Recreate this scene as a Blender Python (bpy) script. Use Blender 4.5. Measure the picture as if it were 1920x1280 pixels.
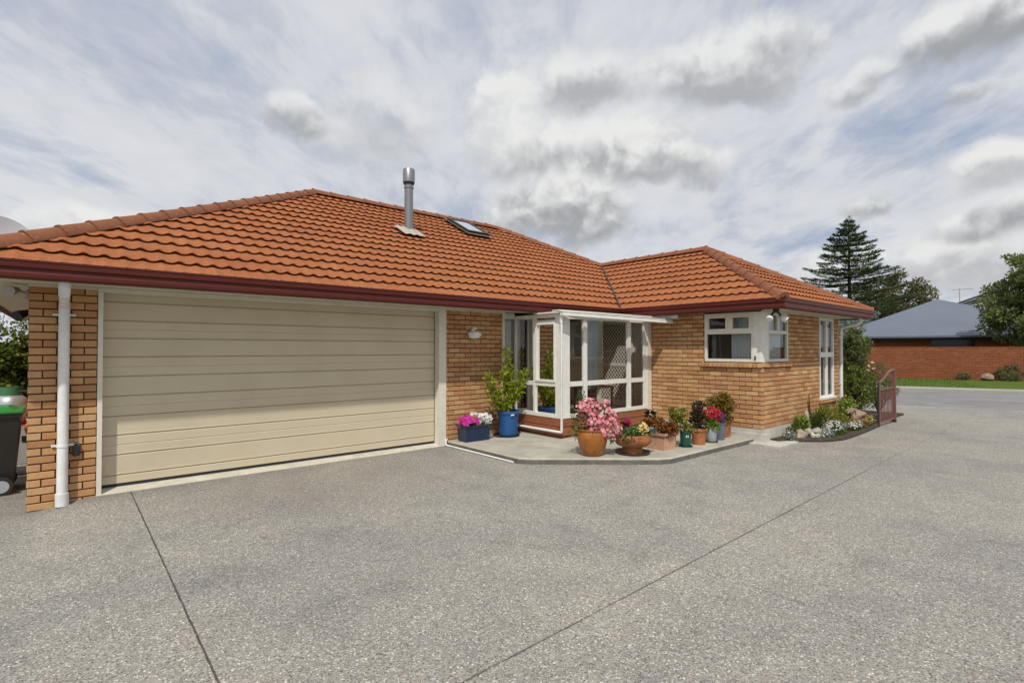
import bpy, bmesh, math, random
from mathutils import Vector, Matrix, noise
R = math.radians
sc = bpy.context.scene
for o in list(bpy.data.objects): bpy.data.objects.remove(o)
COL = sc.collection
# ------------------------------------------------------------------ camera, world, sun
A_ = R(49.357); PIT = R(0.886)
cam = bpy.data.objects.new('camera', bpy.data.cameras.new('camera')); COL.objects.link(cam)
cam.location = (0.334, -7.826, 1.72)
cam.rotation_euler = (R(90) + PIT, 0, A_ - R(90))
cam.data.sensor_width = 36; cam.data.lens = 36 * 970 / 1920
cam.data.clip_start = 0.05; cam.data.clip_end = 2000
sc.camera = cam
sc.view_settings.view_transform = 'Standard'; sc.view_settings.look = 'None'
sc.view_settings.exposure = 0.14; sc.view_settings.gamma = 1
sc.cycles.use_denoising = True
sc.cycles.max_bounces = 6; sc.cycles.diffuse_bounces = 3; sc.cycles.adaptive_threshold = .02; sc.cycles.transparent_max_bounces = 24

def pix_dir(x, y):
    F0 = Vector((math.cos(A_), math.sin(A_), 0)); Rt = Vector((math.sin(A_), -math.cos(A_), 0)); Z = Vector((0, 0, 1))
    F = F0 * math.cos(PIT) + Z * math.sin(PIT); U = -F0 * math.sin(PIT) + Z * math.cos(PIT)
    return (F + Rt * ((x - 960) / 970) - U * ((y - 640) / 970)).normalized()

class NT:
    def __init__(s, nt): s.nt = nt; s.N = nt.nodes; s.L = nt.links
    def n(s, t, **kw):
        nd = s.N.new(t)
        for k, v in kw.items(): setattr(nd, k, v)
        return nd
    def put(s, sock, v):
        if hasattr(v, 'is_output') or isinstance(v, bpy.types.NodeSocket): s.L.new(v, sock)
        else:
            if isinstance(v, (tuple, list)) and len(v) == 3 and sock.type == 'RGBA': v = (*v, 1)
            sock.default_value = v
    def m(s, op, a, b=0.0, c=0.0, clamp=False):
        nd = s.n('ShaderNodeMath', operation=op, use_clamp=clamp)
        for i, v in enumerate((a, b, c)): s.put(nd.inputs[i], v)
        return nd.outputs[0]
    def v(s, op, a, b=(0, 0, 0)):
        nd = s.n('ShaderNodeVectorMath', operation=op); s.put(nd.inputs[0], a)
        if op == 'SCALE': s.put(nd.inputs[3], b)
        else: s.put(nd.inputs[1], b)
        return nd.outputs['Value'] if op in ('LENGTH', 'DISTANCE', 'DOT_PRODUCT') else nd.outputs[0]
    def mix(s, f, a, b, mode='MIX'):
        nd = s.n('ShaderNodeMix', data_type='RGBA', blend_type=mode); s.put(nd.inputs[0], f)
        s.put(nd.inputs[6], a); s.put(nd.inputs[7], b); return nd.outputs[2]
    def noise(s, vec, scale, detail=4, rough=.5, dist=0.0, dim='3D'):
        nd = s.n('ShaderNodeTexNoise', noise_dimensions=dim); s.put(nd.inputs['Vector'], vec)
        nd.inputs['Scale'].default_value = scale; nd.inputs['Detail'].default_value = detail
        nd.inputs['Roughness'].default_value = rough; nd.inputs['Distortion'].default_value = dist
        return nd.outputs[0], nd.outputs[1]
    def ramp(s, f, stops, interp='LINEAR'):
        nd = s.n('ShaderNodeValToRGB'); s.put(nd.inputs[0], f); e = nd.color_ramp; e.interpolation = interp
        while len(e.elements) < len(stops): e.elements.new(.5)
        for i, (p, c) in enumerate(stops):
            e.elements[i].position = p; e.elements[i].color = (*c, 1) if len(c) == 3 else c
        return nd.outputs[0]
    def rng(s, f, a, b, c=0.0, d=1.0, smooth=False):
        nd = s.n('ShaderNodeMapRange', interpolation_type='SMOOTHSTEP' if smooth else 'LINEAR')
        for i, v in enumerate((f, a, b, c, d)): s.put(nd.inputs[i], v)
        return nd.outputs[0]
    def comb(s, x, y, z=0.0):
        nd = s.n('ShaderNodeCombineXYZ')
        for i, v in enumerate((x, y, z)): s.put(nd.inputs[i], v)
        return nd.outputs[0]
    def sep(s, v):
        nd = s.n('ShaderNodeSeparateXYZ'); s.put(nd.inputs[0], v); return nd.outputs

SUN_EL, SUN_DIR = R(54), Vector((-1, -1.0, 0)).normalized()
def make_world():
    w = bpy.data.worlds.new('World'); sc.world = w; w.use_nodes = True
    t = NT(w.node_tree); t.N.clear()
    out = t.n('ShaderNodeOutputWorld'); bg = t.n('ShaderNodeBackground'); bg.inputs[1].default_value = 0.1
    t.L.new(bg.outputs[0], out.inputs[0])
    sky = t.n('ShaderNodeTexSky', sky_type='NISHITA'); sky.sun_disc = False
    sky.sun_elevation = SUN_EL; sky.sun_rotation = R(225)
    sky.air_density = 1.2; sky.dust_density = 1.5
    d = t.v('NORMALIZE', t.n('ShaderNodeTexCoord').outputs['Generated'])
    X, Y, Z = t.sep(d)
    az = t.m('ARCTAN2', Y, X); el = t.m('ARCSINE', Z)
    # high thin streaky layer on a plane overhead
    zz = t.m('ADD', t.m('MAXIMUM', Z, 0.0), 0.16)
    px = t.m('DIVIDE', X, zz); py = t.m('DIVIDE', Y, zz)
    P = t.comb(px, py)
    rot = t.n('ShaderNodeMapping'); t.L.new(P, rot.inputs[0]); rot.inputs['Rotation'].default_value = (0, 0, R(-46))
    mp = t.n('ShaderNodeMapping'); t.L.new(rot.outputs[0], mp.inputs[0]); mp.inputs['Scale'].default_value = (.75, 1.35, 1)
    n1, _ = t.noise(mp.outputs[0], 1.2, 8, .60, .25)
    n2, _ = t.noise(P, .6, 4, .5, .3)
    n2b, n2c = t.noise(mp.outputs[0], 5.5, 6, .62, .3)
    def blob(px_, py_, rx, ry, ua, ue):
        c = pix_dir(px_, py_); l = pix_dir(px_ - rx, py_); u = pix_dir(px_, py_ - ry)
        ca, ce = math.atan2(c.y, c.x), math.asin(c.z)
        ra = abs(math.atan2(l.y, l.x) - ca); re = abs(math.asin(u.z) - ce)
        da = t.m('DIVIDE', t.m('SUBTRACT', ua, ca), ra); de = t.m('DIVIDE', t.m('SUBTRACT', ue, ce), re)
        return t.m('SQRT', t.m('ADD', t.m('MULTIPLY', da, da), t.m('MULTIPLY', de, de))), de
    cir = t.m('ADD', t.m('ADD', t.m('MULTIPLY', n1, .55), t.m('MULTIPLY', n2, .25)), t.m('MULTIPLY', n2b, .30))
    for (bx, by, rx, ry, k) in [(50, 290, 330, 80, .13), (1720, 235, 260, 70, .12), (1560, 450, 170, 40, .15), (1890, 250, 140, 40, .12), (20, 400, 90, 60, .1), (820, 60, 260, 60, .03), (1400, 350, 160, 60, .02)]:
        q, _ = blob(bx, by, rx, ry, az, el); cir = t.m('SUBTRACT', cir, t.m('MULTIPLY', t.rng(q, 1.3, .2, smooth=True), k))
    cov = t.rng(cir, .30, .54)
    skyc = t.mix(.85, sky.outputs[0], (2.9, 3.6, 5.0))
    cl = t.mix(t.rng(t.m('ADD', t.m('MULTIPLY', n2b, .4), t.m('MULTIPLY', n1, .6)), .38, .62, smooth=True), (4.85, 5.1, 5.75), (6.15, 6.3, 6.7))
    cl = t.mix(t.rng(n2, .42, .62, 0, .45, smooth=True), cl, (6.7, 6.8, 6.95))
    col = t.mix(cov, skyc, cl)
    # cumulus: soft ellipses eroded by billows (inverted cell noise at three sizes), shaded by the billows' slope toward the sun
    fb2, fc2 = t.noise(t.v('ADD', d, (3.1, 1.7, .4)), 3.0, 5, .55, .0)
    wn, wc = t.noise(d, 12.0, 5, .6)
    wv_ = t.v('SCALE', wc, .10)
    def billow(off):
        q = t.v('ADD', t.v('ADD', d, wv_), off); tot = None
        for sc1, wgt in ((8.0, .50), (18.0, .30), (40.0, .17)):
            v = t.n('ShaderNodeTexVoronoi'); t.put(v.inputs['Vector'], q); v.inputs['Scale'].default_value = sc1
            k = t.m('MULTIPLY', v.outputs[0], -wgt); tot = k if tot is None else t.m('ADD', tot, k)
        return tot
    fb = billow((0, 0, 0)); fbu = billow((-.010, -.002, .028))
    fb = t.m('ADD', fb, .46)
    fbu = t.m('ADD', fbu, .46)
    sx2 = t.sep(fc2)
    uva = t.m('ADD', az, t.m('MULTIPLY', t.m('SUBTRACT', sx2[0], .5), .22))
    uve = t.m('ADD', el, t.m('MULTIPLY', t.m('SUBTRACT', sx2[1], .5), .13))
    # px, py, rx, ry, opacity, darkness, ragged
    blobs = [(705, 245, 150, 120, .50, .45, .5), (990, 200, 130, 110, .95, .05, .8), (1120, 280, 250, 105, 1.0, .70, .7), (1055, 395, 150, 95, 1.0, .80, .6), (1250, 300, 150, 70, .95, .65, .7),
             (1390, 110, 170, 95, .85, .72, .7), (1120, 150, 110, 66, .8, .75, .7), (150, 405, 165, 50, 1.0, .0, .4), (548, 215, 62, 50, .75, .85, .9),
             (1870, 50, 190, 88, .95, .85, .5), (1640, 140, 80, 40, .7, .75, .8), (1885, 320, 100, 55, .95, .45, .6), (1620, 372, 80, 32, .9, .8, .7), (1820, 480, 230, 90, 1.0, .45, .6),
             (1880, 410, 150, 52, .95, .85, .5), (1560, 500, 120, 60, .8, .1, .7), (-150, 330, 120, 50, .9, .3, .6), (2150, 300, 200, 90, .9, .7, .6), (1450, 565, 240, 40, .85, .2, .6), (1830, 190, 70, 30, .6, .7, .9),
             (1000, -300, 300, 160, .8, .6, .6), (400, -500, 300, 130, .8, .5, .6), (1700, -350, 260, 140, .8, .7, .6)]
    for (bx, by, rx, ry, op, dk, rag) in blobs:
        q, de = blob(bx, by, rx, ry, uva, uve)
        dens = t.m('ADD', t.m('SUBTRACT', 1.0, q), t.m('ADD', t.m('MULTIPLY', fb, 1.35 * rag), t.m('MULTIPLY', t.m('SUBTRACT', wn, .5), 1.1 * rag)))
        mk = t.m('MULTIPLY', t.rng(dens, -.08, .50, smooth=True), op)
        lit = t.m('ADD', t.m('ADD', t.m('MULTIPLY', t.m('SUBTRACT', fb, fbu), 1.2), t.m('MULTIPLY', t.m('SUBTRACT', wn, .5), .5)), t.m('ADD', t.m('MULTIPLY', de, .66), .52))
        lit = t.m('SUBTRACT', lit, t.m('MULTIPLY', t.m('MINIMUM', dens, 1.2), .12))
        dark = (2.7 + 3.3 * (1 - dk), 2.8 + 3.3 * (1 - dk), 2.95 + 3.35 * (1 - dk))
        cc = t.mix(t.rng(lit, .12, .85, smooth=True), dark, (7.5, 7.5, 7.4))
        col = t.mix(mk, col, cc)
    # thicker pale band toward the horizon
    hz = t.rng(el, 0.0, .14, .5, 0.0, smooth=True)
    col = t.mix(hz, col, (6.2, 6.35, 6.7))
    t.L.new(col, bg.inputs[0])
make_world()
sun = bpy.data.objects.new('sun', bpy.data.lights.new('sun', 'SUN')); COL.objects.link(sun)
sun.data.energy = 3.1; sun.data.angle = R(1.2); sun.data.color = (1, .965, .90)
sv = Vector((SUN_DIR.x * math.cos(SUN_EL), SUN_DIR.y * math.cos(SUN_EL), math.sin(SUN_EL)))
sun.rotation_euler = sv.to_track_quat('Z', 'Y').to_euler()
sun.location = sv * 30

# ------------------------------------------------------------------ materials
def mat(name, col=(.5, .5, .5), rough=.6, metal=0.0, fn=None, spec=.5):
    m = bpy.data.materials.new(name); m.use_nodes = True
    t = NT(m.node_tree); b = t.N['Principled BSDF']
    b.inputs['Base Color'].default_value = (*col, 1); b.inputs['Roughness'].default_value = rough
    b.inputs['Metallic'].default_value = metal; b.inputs['Specular IOR Level'].default_value = spec
    if fn: fn(t, b)
    return m
def bump(t, b, h, strength=.3, dist=.01):
    nd = t.n('ShaderNodeBump'); nd.inputs['Strength'].default_value = strength; nd.inputs['Distance'].default_value = dist
    t.L.new(h, nd.inputs['Height']); t.L.new(nd.outputs[0], b.inputs['Normal'])
def objc(t): return t.n('ShaderNodeTexCoord').outputs['Object']
def rnd(t): return t.n('ShaderNodeNewGeometry').outputs['Random Per Island']

def f_brick(stops, bmp=.5):
    def f(t, b):
        o = objc(t); r = rnd(t)
        c = t.ramp(r, stops)
        n, _ = t.noise(o, 14, 5, .6); n2, _ = t.noise(t.v('ADD', o, t.comb(r, r, r)), 60, 4, .7); nl, _ = t.noise(o, 1.1, 4, .6)
        c = t.mix(t.rng(nl, .4, .7, 0, .22), c, (.30, .14, .065))
        c = t.mix(t.rng(n, .35, .7, 0, .35), c, (.36, .15, .07))
        c = t.mix(t.rng(n2, .55, .8, 0, .5), c, (.75, .52, .3))
        c = t.mix(t.rng(n2, .42, .2, 0, .5), c, (.16, .08, .04))
        t.L.new(c, b.inputs['Base Color']); bump(t, b, n2, bmp, .006)
    return f
M = {}
M['brick'] = mat('brick', rough=.9, fn=f_brick([(0, (.37, .19, .08)), (.2, (.53, .30, .135)), (.4, (.60, .365, .17)), (.55, (.43, .22, .10)), (.7, (.58, .375, .19)), (.85, (.42, .19, .095)), (1, (.63, .42, .22))]), spec=.2)
def f_mortar(t, b):
    n, _ = t.noise(objc(t), 40, 4, .6); t.L.new(t.mix(n, (.06, .033, .018), (.15, .085, .045)), b.inputs['Base Color']); bump(t, b, n, .5, .004)
M['mortar'] = mat('mortar', rough=.95, fn=f_mortar, spec=.1)
def f_tile(c0, c1, c2):
    def f(t, b):
        o = objc(t)
        n, _ = t.noise(o, 1.6, 5, .6); n2, _ = t.noise(o, 75, 4, .85); n3, _ = t.noise(o, 9, 6, .7); n4, _ = t.noise(o, 38, 4, .75)
        c = t.mix(t.rng(n, .3, .7), c0, c1)
        c = t.mix(t.rng(n3, .4, .75, 0, .55), c, c2)
        c = t.mix(t.rng(n4, .58, .70, 0, .6), c, (.60, .33, .13))
        c = t.mix(t.rng(n4, .40, .30, 0, .55), c, (.25, .075, .03))
        c = t.mix(t.rng(n2, .58, .8, 0, .6), c, (.62, .33, .17))
        c = t.mix(t.rng(n2, .42, .22, 0, .6), c, (.17, .06, .03))
        v = t.n('ShaderNodeTexVoronoi'); t.put(v.inputs['Vector'], o); v.inputs['Scale'].default_value = 11
        sp = t.m('MULTIPLY', t.rng(v.outputs[0], .20, .05), t.rng(n3, .48, .60))
        c = t.mix(t.m('MULTIPLY', sp, .6), c, (.55, .5, .4))
        t.L.new(c, b.inputs['Base Color']); bump(t, b, n2, .5, .004)
    return f
M['tile'] = mat('roof_tile', rough=.85, fn=f_tile((.275, .084, .029), (.355, .128, .046), (.20, .066, .028)), spec=.25)
M['ridge'] = mat('ridge_tile', rough=.85, fn=f_tile((.20, .075, .04), (.27, .10, .05), (.14, .065, .04)), spec=.25)
def f_gut(t, b):
    n, _ = t.noise(objc(t), 6, 4, .6); t.L.new(t.mix(n, (.070, .011, .008), (.100, .018, .013)), b.inputs['Base Color'])
M['gutter'] = mat('gutter_paint', rough=.45, fn=f_gut, spec=.28)
def f_paint(c, k=.06, sc_=8, bm=.05):
    def f(t, b):
        n, _ = t.noise(objc(t), sc_, 6, .65); c2 = tuple(max(0, x * (1 - k * 3)) for x in c)
        t.L.new(t.mix(t.rng(n, .35, .75), c, c2), b.inputs['Base Color'])
        n2, _ = t.noise(objc(t), sc_ * 12, 3, .6); bump(t, b, n2, bm, .003)
    return f
M['soffit'] = mat('soffit_paint', rough=.7, fn=f_paint((.62, .57, .46)))
M['white'] = mat('white_paint', rough=.4, fn=f_paint((.80, .78, .72), .05))
M['cream'] = mat('cream_frame', rough=.45, fn=f_paint((.72, .68, .58), .05))
M['pvc'] = mat('white_pvc', rough=.4, fn=f_paint((.80, .80, .78), .07, 5))
def f_door(t, b):
    o = objc(t); n, _ = t.noise(o, 1.5, 5, .6)
    mp = t.n('ShaderNodeMapping'); t.L.new(o, mp.inputs[0]); mp.inputs['Scale'].default_value = (6, 1, 90)
    n2, _ = t.noise(mp.outputs[0], 3, 4, .7)
    c = t.mix(t.rng(n, .3, .7), (.60, .52, .375), (.55, .47, .33))
    t.L.new(c, b.inputs['Base Color']); bump(t, b, n2, .12, .003)
M['door'] = mat('garage_door_steel', rough=.5, fn=f_door)
M['groove'] = mat('door_groove', (.16, .13, .08), .7)
M['black'] = mat('black_plastic', (.012, .012, .014), .45)
M['rubber'] = mat('dark_rubber', (.02, .02, .02), .8)
def f_glass(t, b):
    out = t.N['Material Output']; tr = t.n('ShaderNodeBsdfTransparent'); tr.inputs[0].default_value = (.93, .96, .95, 1)
    gl = t.n('ShaderNodeBsdfGlossy'); gl.inputs['Roughness'].default_value = .015
    n, _ = t.noise(objc(t), 1.3, 2, .5); bp = t.n('ShaderNodeBump'); bp.inputs['Strength'].default_value = .04; bp.inputs['Distance'].default_value = .05
    t.L.new(n, bp.inputs['Height']); t.L.new(bp.outputs[0], gl.inputs['Normal'])
    fr = t.n('ShaderNodeFresnel'); fr.inputs[0].default_value = 1.5
    mx = t.n('ShaderNodeMixShader'); f = t.m('ADD', t.m('MULTIPLY', fr.outputs[0], 1.2), .03, clamp=True)
    t.L.new(f, mx.inputs[0]); t.L.new(tr.outputs[0], mx.inputs[1]); t.L.new(gl.outputs[0], mx.inputs[2]); t.L.new(mx.outputs[0], out.inputs[0])
M['glass'] = mat('window_glass', fn=f_glass)
def f_wood(t, b):
    o = objc(t); mp = t.n('ShaderNodeMapping'); t.L.new(o, mp.inputs[0]); mp.inputs['Scale'].default_value = (2, 2, 40)
    n, _ = t.noise(mp.outputs[0], 3, 6, .65, 1.2); n2, _ = t.noise(o, 4, 4, .6)
    c = t.mix(t.rng(n, .3, .7), (.17, .055, .024), (.40, .15, .065)); c = t.mix(t.rng(n2, .5, .75, 0, .5), c, (.10, .04, .02))
    t.L.new(c, b.inputs['Base Color']); bump(t, b, n, .4, .004)
M['wood'] = mat('stained_timber', rough=.55, fn=f_wood)
M['steel'] = mat('flue_steel', (.26, .27, .275), .42, .7, fn=lambda t, b: bump(t, b, t.noise(objc(t), 9, 3, .5)[0], .06, .02))
M['lead'] = mat('lead_flashing', (.40, .36, .30), .7, .1, fn=lambda t, b: bump(t, b, t.noise(objc(t), 30, 4, .6)[0], .6, .02))
M['dishgrey'] = mat('dish_grey', (.42, .43, .44), .5)
M['lamp'] = mat('lamp_glass', (.75, .76, .72), .3)

# exposed aggregate drive
def seg_mask(t, x, y, a, b_, w):
    ax, ay = a; bx, by = b_; dx, dy = bx - ax, by - ay; L = math.hypot(dx, dy); dx /= L; dy /= L
    px = t.m('SUBTRACT', x, ax); py = t.m('SUBTRACT', y, ay)
    al = t.m('ADD', t.m('MULTIPLY', px, dx), t.m('MULTIPLY', py, dy)); ac = t.m('ABSOLUTE', t.m('SUBTRACT', t.m('MULTIPLY', px, dy), t.m('MULTIPLY', py, dx)))
    ins = t.m('MULTIPLY', t.m('GREATER_THAN', al, 0), t.m('LESS_THAN', al, L))
    return t.m('MULTIPLY', ins, t.rng(ac, w, w * .45))
def f_drive(t, b):
    o = objc(t)
    v = t.n('ShaderNodeTexVoronoi'); t.put(v.inputs['Vector'], o); v.inputs['Scale'].default_value = 95
    v2 = t.n('ShaderNodeTexVoronoi'); t.put(v2.inputs['Vector'], o); v2.inputs['Scale'].default_value = 160
    r1 = t.sep(v.outputs['Color']); r2 = t.sep(v2.outputs['Color'])
    st = t.ramp(r1[0], [(0, (.07, .068, .063)), (.18, (.115, .112, .105)), (.4, (.22, .217, .207)), (.62, (.32, .312, .292)), (.8, (.43, .42, .385)), (.93, (.60, .58, .52)), (1, (.76, .73, .64))])
    st2 = t.ramp(r2[0], [(0, (.06, .058, .052)), (.5, (.24, .228, .205)), (1, (.46, .43, .37))])
    stone = t.mix(t.rng(r1[1], .35, .6), st, st2)
    stone = t.mix(t.m('MULTIPLY', t.m('GREATER_THAN', r1[2], .93), .6), stone, (.28, .19, .13))
    cement = (.268, .266, .256)
    c = t.mix(t.rng(v.outputs[0], .38, .62, .0, .7), stone, cement)
    n, _ = t.noise(o, .45, 6, .6, .4); n2, _ = t.noise(o, 2.2, 6, .65, .3); n3, _ = t.noise(o, 9, 5, .6)
    c = t.mix(1.0, c, t.ramp(n, [(.3, (.82, .82, .85)), (.5, (1.0, .985, .955)), (.7, (1.13, 1.10, 1.03))]), 'MULTIPLY')
    c = t.mix(1.0, c, t.ramp(n2, [(.28, (.80, .79, .78)), (.45, (.97, .97, .97)), (.72, (1.08, 1.07, 1.05))]), 'MULTIPLY')
    c = t.mix(t.rng(n3, .62, .8, 0, .35), c, (.10, .095, .085))
    n5, _ = t.noise(o, 26, 4, .7)
    c = t.mix(1.0, c, t.ramp(n5, [(.3, (.86, .86, .86)), (.5, (1.01, 1.0, .99)), (.68, (1.10, 1.09, 1.07))]), 'MULTIPLY')
    vd = t.n('ShaderNodeTexVoronoi'); t.put(vd.inputs['Vector'], o); vd.inputs['Scale'].default_value = 1.7
    c = t.mix(t.m('MULTIPLY', t.rng(vd.outputs[0], .07, .03), t.rng(n2, .45, .6, 0, .55)), c, (.06, .055, .05))
    # reddish and damp stains in front of the garage
    x, y, z = t.sep(o)
    wob = t.m('MULTIPLY', t.m('SUBTRACT', n3, .5), .014)
    xw = t.m('ADD', x, wob); yw = t.m('ADD', y, wob)
    st_ = t.m('MULTIPLY', t.rng(t.v('DISTANCE', t.comb(x, y), (2.9, -1.1, 0)), 2.2, .3, smooth=True), t.rng(n2, .4, .7))
    c = t.mix(t.m('MULTIPLY', st_, .45), c, (.19, .125, .095))
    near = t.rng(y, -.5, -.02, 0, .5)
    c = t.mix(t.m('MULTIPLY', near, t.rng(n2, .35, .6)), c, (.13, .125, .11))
    J = None
    for a, b_, w, k in [((.93, -.05), (.965, -12), .008, 1.0), ((1.0, -5.62), (9.0, -5.50), .009, .8), ((9.0, -5.50), (19, -5.40), .009, .35), ((4.13, -.02), (4.12, -2.6), .006, .5), ((4.13, -5.6), (4.12, -14), .006, .45)]:
        s_ = t.m('MULTIPLY', seg_mask(t, xw, yw, a, b_, w), k); J = s_ if J is None else t.m('MAXIMUM', J, s_)
    J = t.m('MULTIPLY', J, t.rng(n3, .3, .5, .5, 1))
    c = t.mix(t.m('MULTIPLY', J, .85), c, (.03, .028, .024))
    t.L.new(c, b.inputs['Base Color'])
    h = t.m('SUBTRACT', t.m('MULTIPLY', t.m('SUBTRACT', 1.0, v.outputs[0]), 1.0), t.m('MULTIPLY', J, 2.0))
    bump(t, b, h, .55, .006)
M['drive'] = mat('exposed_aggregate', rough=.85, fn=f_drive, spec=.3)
def f_conc(c1, c2, s=3.0):
    def f(t, b):
        o = objc(t); n, _ = t.noise(o, s, 7, .65, .4); n2, _ = t.noise(o, s * 14, 4, .7); n3, _ = t.noise(o, s * .6, 4, .5)
        c = t.mix(t.rng(n, .3, .7), c1, c2); c = t.mix(t.rng(n2, .55, .8, 0, .5), c, tuple(x * .55 for x in c1))
        c = t.mix(t.rng(n3, .5, .7, 0, .4), c, tuple(x * .6 for x in c2))
        t.L.new(c, b.inputs['Base Color']); bump(t, b, n2, .35, .005)
    return f
M['patio'] = mat('patio_concrete', rough=.85, fn=f_conc((.30, .28, .235), (.47, .44, .36)), spec=.25)
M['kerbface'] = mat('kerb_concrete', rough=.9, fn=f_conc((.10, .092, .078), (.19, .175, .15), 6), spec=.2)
M['thresh'] = mat('threshold_concrete', rough=.85, fn=f_conc((.44, .41, .33), (.60, .56, .46), 5), spec=.2)
M['footing'] = mat('footing_concrete', rough=.85, fn=f_conc((.40, .385, .34), (.58, .56, .49), 6), spec=.2)
M['road'] = mat('road_asphalt', rough=.85, fn=f_conc((.17, .168, .165), (.25, .245, .235), .8), spec=.3)
M['path'] = mat('footpath_concrete', rough=.85, fn=f_conc((.28, .27, .24), (.38, .36, .32), 1.5), spec=.2)
M['soil'] = mat('soil', rough=.95, fn=f_conc((.05, .036, .022), (.11, .08, .05), 8), spec=.1)
M['ground'] = mat('far_ground', rough=.95, fn=f_conc((.05, .075, .02), (.09, .10, .035), .5), spec=.1)
M['redbrick'] = mat('red_brick', rough=.9, fn=f_brick([(0, (.20, .052, .026)), (.4, (.27, .075, .035)), (.7, (.19, .058, .03)), (1, (.31, .10, .05))], .3), spec=.15)
M['redmortar'] = mat('red_brick_mortar', rough=.95, fn=f_conc((.15, .06, .035), (.24, .11, .07), 1), spec=.1)
def f_metalroof(t, b):
    o = objc(t); w = t.n('ShaderNodeTexWave', bands_direction='X'); t.put(w.inputs[0], o); w.inputs['Scale'].default_value = 2.1
    n, _ = t.noise(o, .5, 4, .5); t.L.new(t.mix(n, (.10, .118, .155), (.14, .16, .20)), b.inputs['Base Color']); bump(t, b, w.outputs[1], .3, .03)
M['metalroof'] = mat('grey_metal_roof', rough=.5, fn=f_metalroof)
M['darkwin'] = mat('dark_window', (.012, .014, .02), .12)
M['fascia'] = mat('dark_fascia', (.02, .02, .024), .6)
M['palewall'] = mat('pale_wall', (.42, .42, .42), .8)

def leafmat(name, cols, rough=.5, tr=.3, flower=False):
    def f(t, b):
        r = rnd(t); n = len(cols)
        c = t.ramp(r, [(i / max(1, n - 1), cc) for i, cc in enumerate(cols)])
        nn, _ = t.noise(objc(t), 3.0, 3, .5)
        c = t.mix(t.rng(nn, .35, .65, 0, .22), c, tuple(x * .6 for x in cols[0]))
        t.L.new(c, b.inputs['Base Color'])
        out = t.N['Material Output']; td = t.n('ShaderNodeBsdfTranslucent'); t.L.new(c, td.inputs[0])
        mx = t.n('ShaderNodeMixShader'); mx.inputs[0].default_value = tr
        t.L.new(b.outputs[0], mx.inputs[1]); t.L.new(td.outputs[0], mx.inputs[2]); t.L.new(mx.outputs[0], out.inputs[0])
    return mat(name, rough=rough, fn=f, spec=.35)
M['leaf_lemon'] = leafmat('lemon_leaf', [(.14, .19, .012), (.27, .33, .02), (.40, .43, .04), (.20, .26, .02), (.48, .46, .07)])
M['leaf_green'] = leafmat('green_leaf', [(.045, .08, .02), (.09, .14, .03), (.14, .20, .04), (.07, .11, .025)])
M['leaf_hedge'] = leafmat('hedge_leaf', [(.04, .06, .012), (.09, .12, .018), (.17, .20, .03), (.26, .29, .05)])
M['leaf_lime'] = leafmat('lime_leaf', [(.10, .17, .015), (.18, .27, .03), (.26, .34, .05)])
M['leaf_grey'] = leafmat('grey_leaf', [(.20, .26, .22), (.30, .36, .31), (.14, .19, .15)])
M['leaf_rust'] = leafmat('rust_leaf', [(.20, .05, .015), (.32, .11, .02), (.38, .18, .03), (.14, .035, .02), (.12, .10, .02)])
M['leaf_purple'] = leafmat('dark_purple_leaf', [(.03, .012, .018), (.06, .03, .02), (.09, .08, .02), (.12, .13, .03)])
M['leaf_yel'] = leafmat('yellow_green_leaf', [(.22, .22, .03), (.32, .33, .05), (.13, .16, .02), (.26, .20, .04)])
M['leaf_gold'] = leafmat('gold_brown_leaf', [(.10, .10, .015), (.26, .16, .02), (.32, .13, .02), (.16, .15, .02), (.08, .09, .015)])
M['leaf_conifer'] = leafmat('conifer_needles', [(.06, .10, .05), (.11, .16, .06), (.18, .22, .08), (.07, .11, .05)], tr=.4)
M['leaf_dark'] = leafmat('dark_tree_leaf', [(.11, .115, .05), (.17, .17, .07), (.28, .26, .13), (.15, .16, .06)], tr=.5)
M['leaf_tree'] = leafmat('tree_leaf', [(.08, .12, .04), (.15, .19, .05), (.23, .27, .08), (.34, .37, .16), (.12, .16, .05)], tr=.5)
M['fl_pink'] = leafmat('pink_petal', [(.80, .26, .32), (.86, .40, .43), (.74, .17, .25), (.88, .58, .56)], tr=.3)
M['fl_magenta'] = leafmat('magenta_petal', [(.55, .02, .30), (.65, .05, .40), (.45, .01, .22)], tr=.3)
M['fl_white'] = leafmat('white_petal', [(.80, .80, .76), (.72, .72, .70)], tr=.3)
M['fl_red'] = leafmat('red_petal', [(.42, .006, .02), (.55, .015, .04), (.36, .005, .03)], tr=.25)
M['fl_crimson'] = leafmat('crimson_petal', [(.20, .005, .03), (.28, .008, .05)], tr=.2)
M['fl_yellow'] = leafmat('cream_yellow_petal', [(.78, .55, .15), (.82, .66, .30), (.72, .48, .10)], tr=.3)
M['fl_purple'] = leafmat('purple_petal', [(.08, .02, .12), (.14, .03, .16)], tr=.2)
M['fl_silver'] = leafmat('silver_flower', [(.55, .54, .52), (.70, .69, .68), (.40, .40, .38)], tr=.2)
M['bark'] = mat('bark', rough=.9, fn=f_conc((.05, .038, .028), (.11, .085, .06), 6), spec=.1)
M['grassblade'] = leafmat('grass_blade', [(.06, .11, .012), (.10, .16, .018), (.14, .19, .03), (.07, .10, .015)], tr=.3)
M['grassbase'] = mat('grass_base', rough=.95, fn=f_conc((.06, .095, .014), (.10, .145, .025), 1.2), spec=.1)
def f_terra(c1, c2, s=7):
    def f(t, b):
        o = objc(t); n, _ = t.noise(o, s, 6, .6, .5); n2, _ = t.noise(o, 60, 3, .7)
        c = t.mix(t.rng(n, .3, .7), c1, c2); c = t.mix(t.rng(n2, .6, .8, 0, .3), c, (.5, .36, .26))
        t.L.new(c, b.inputs['Base Color']); bump(t, b, n2, .2, .003)
    return f
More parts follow.
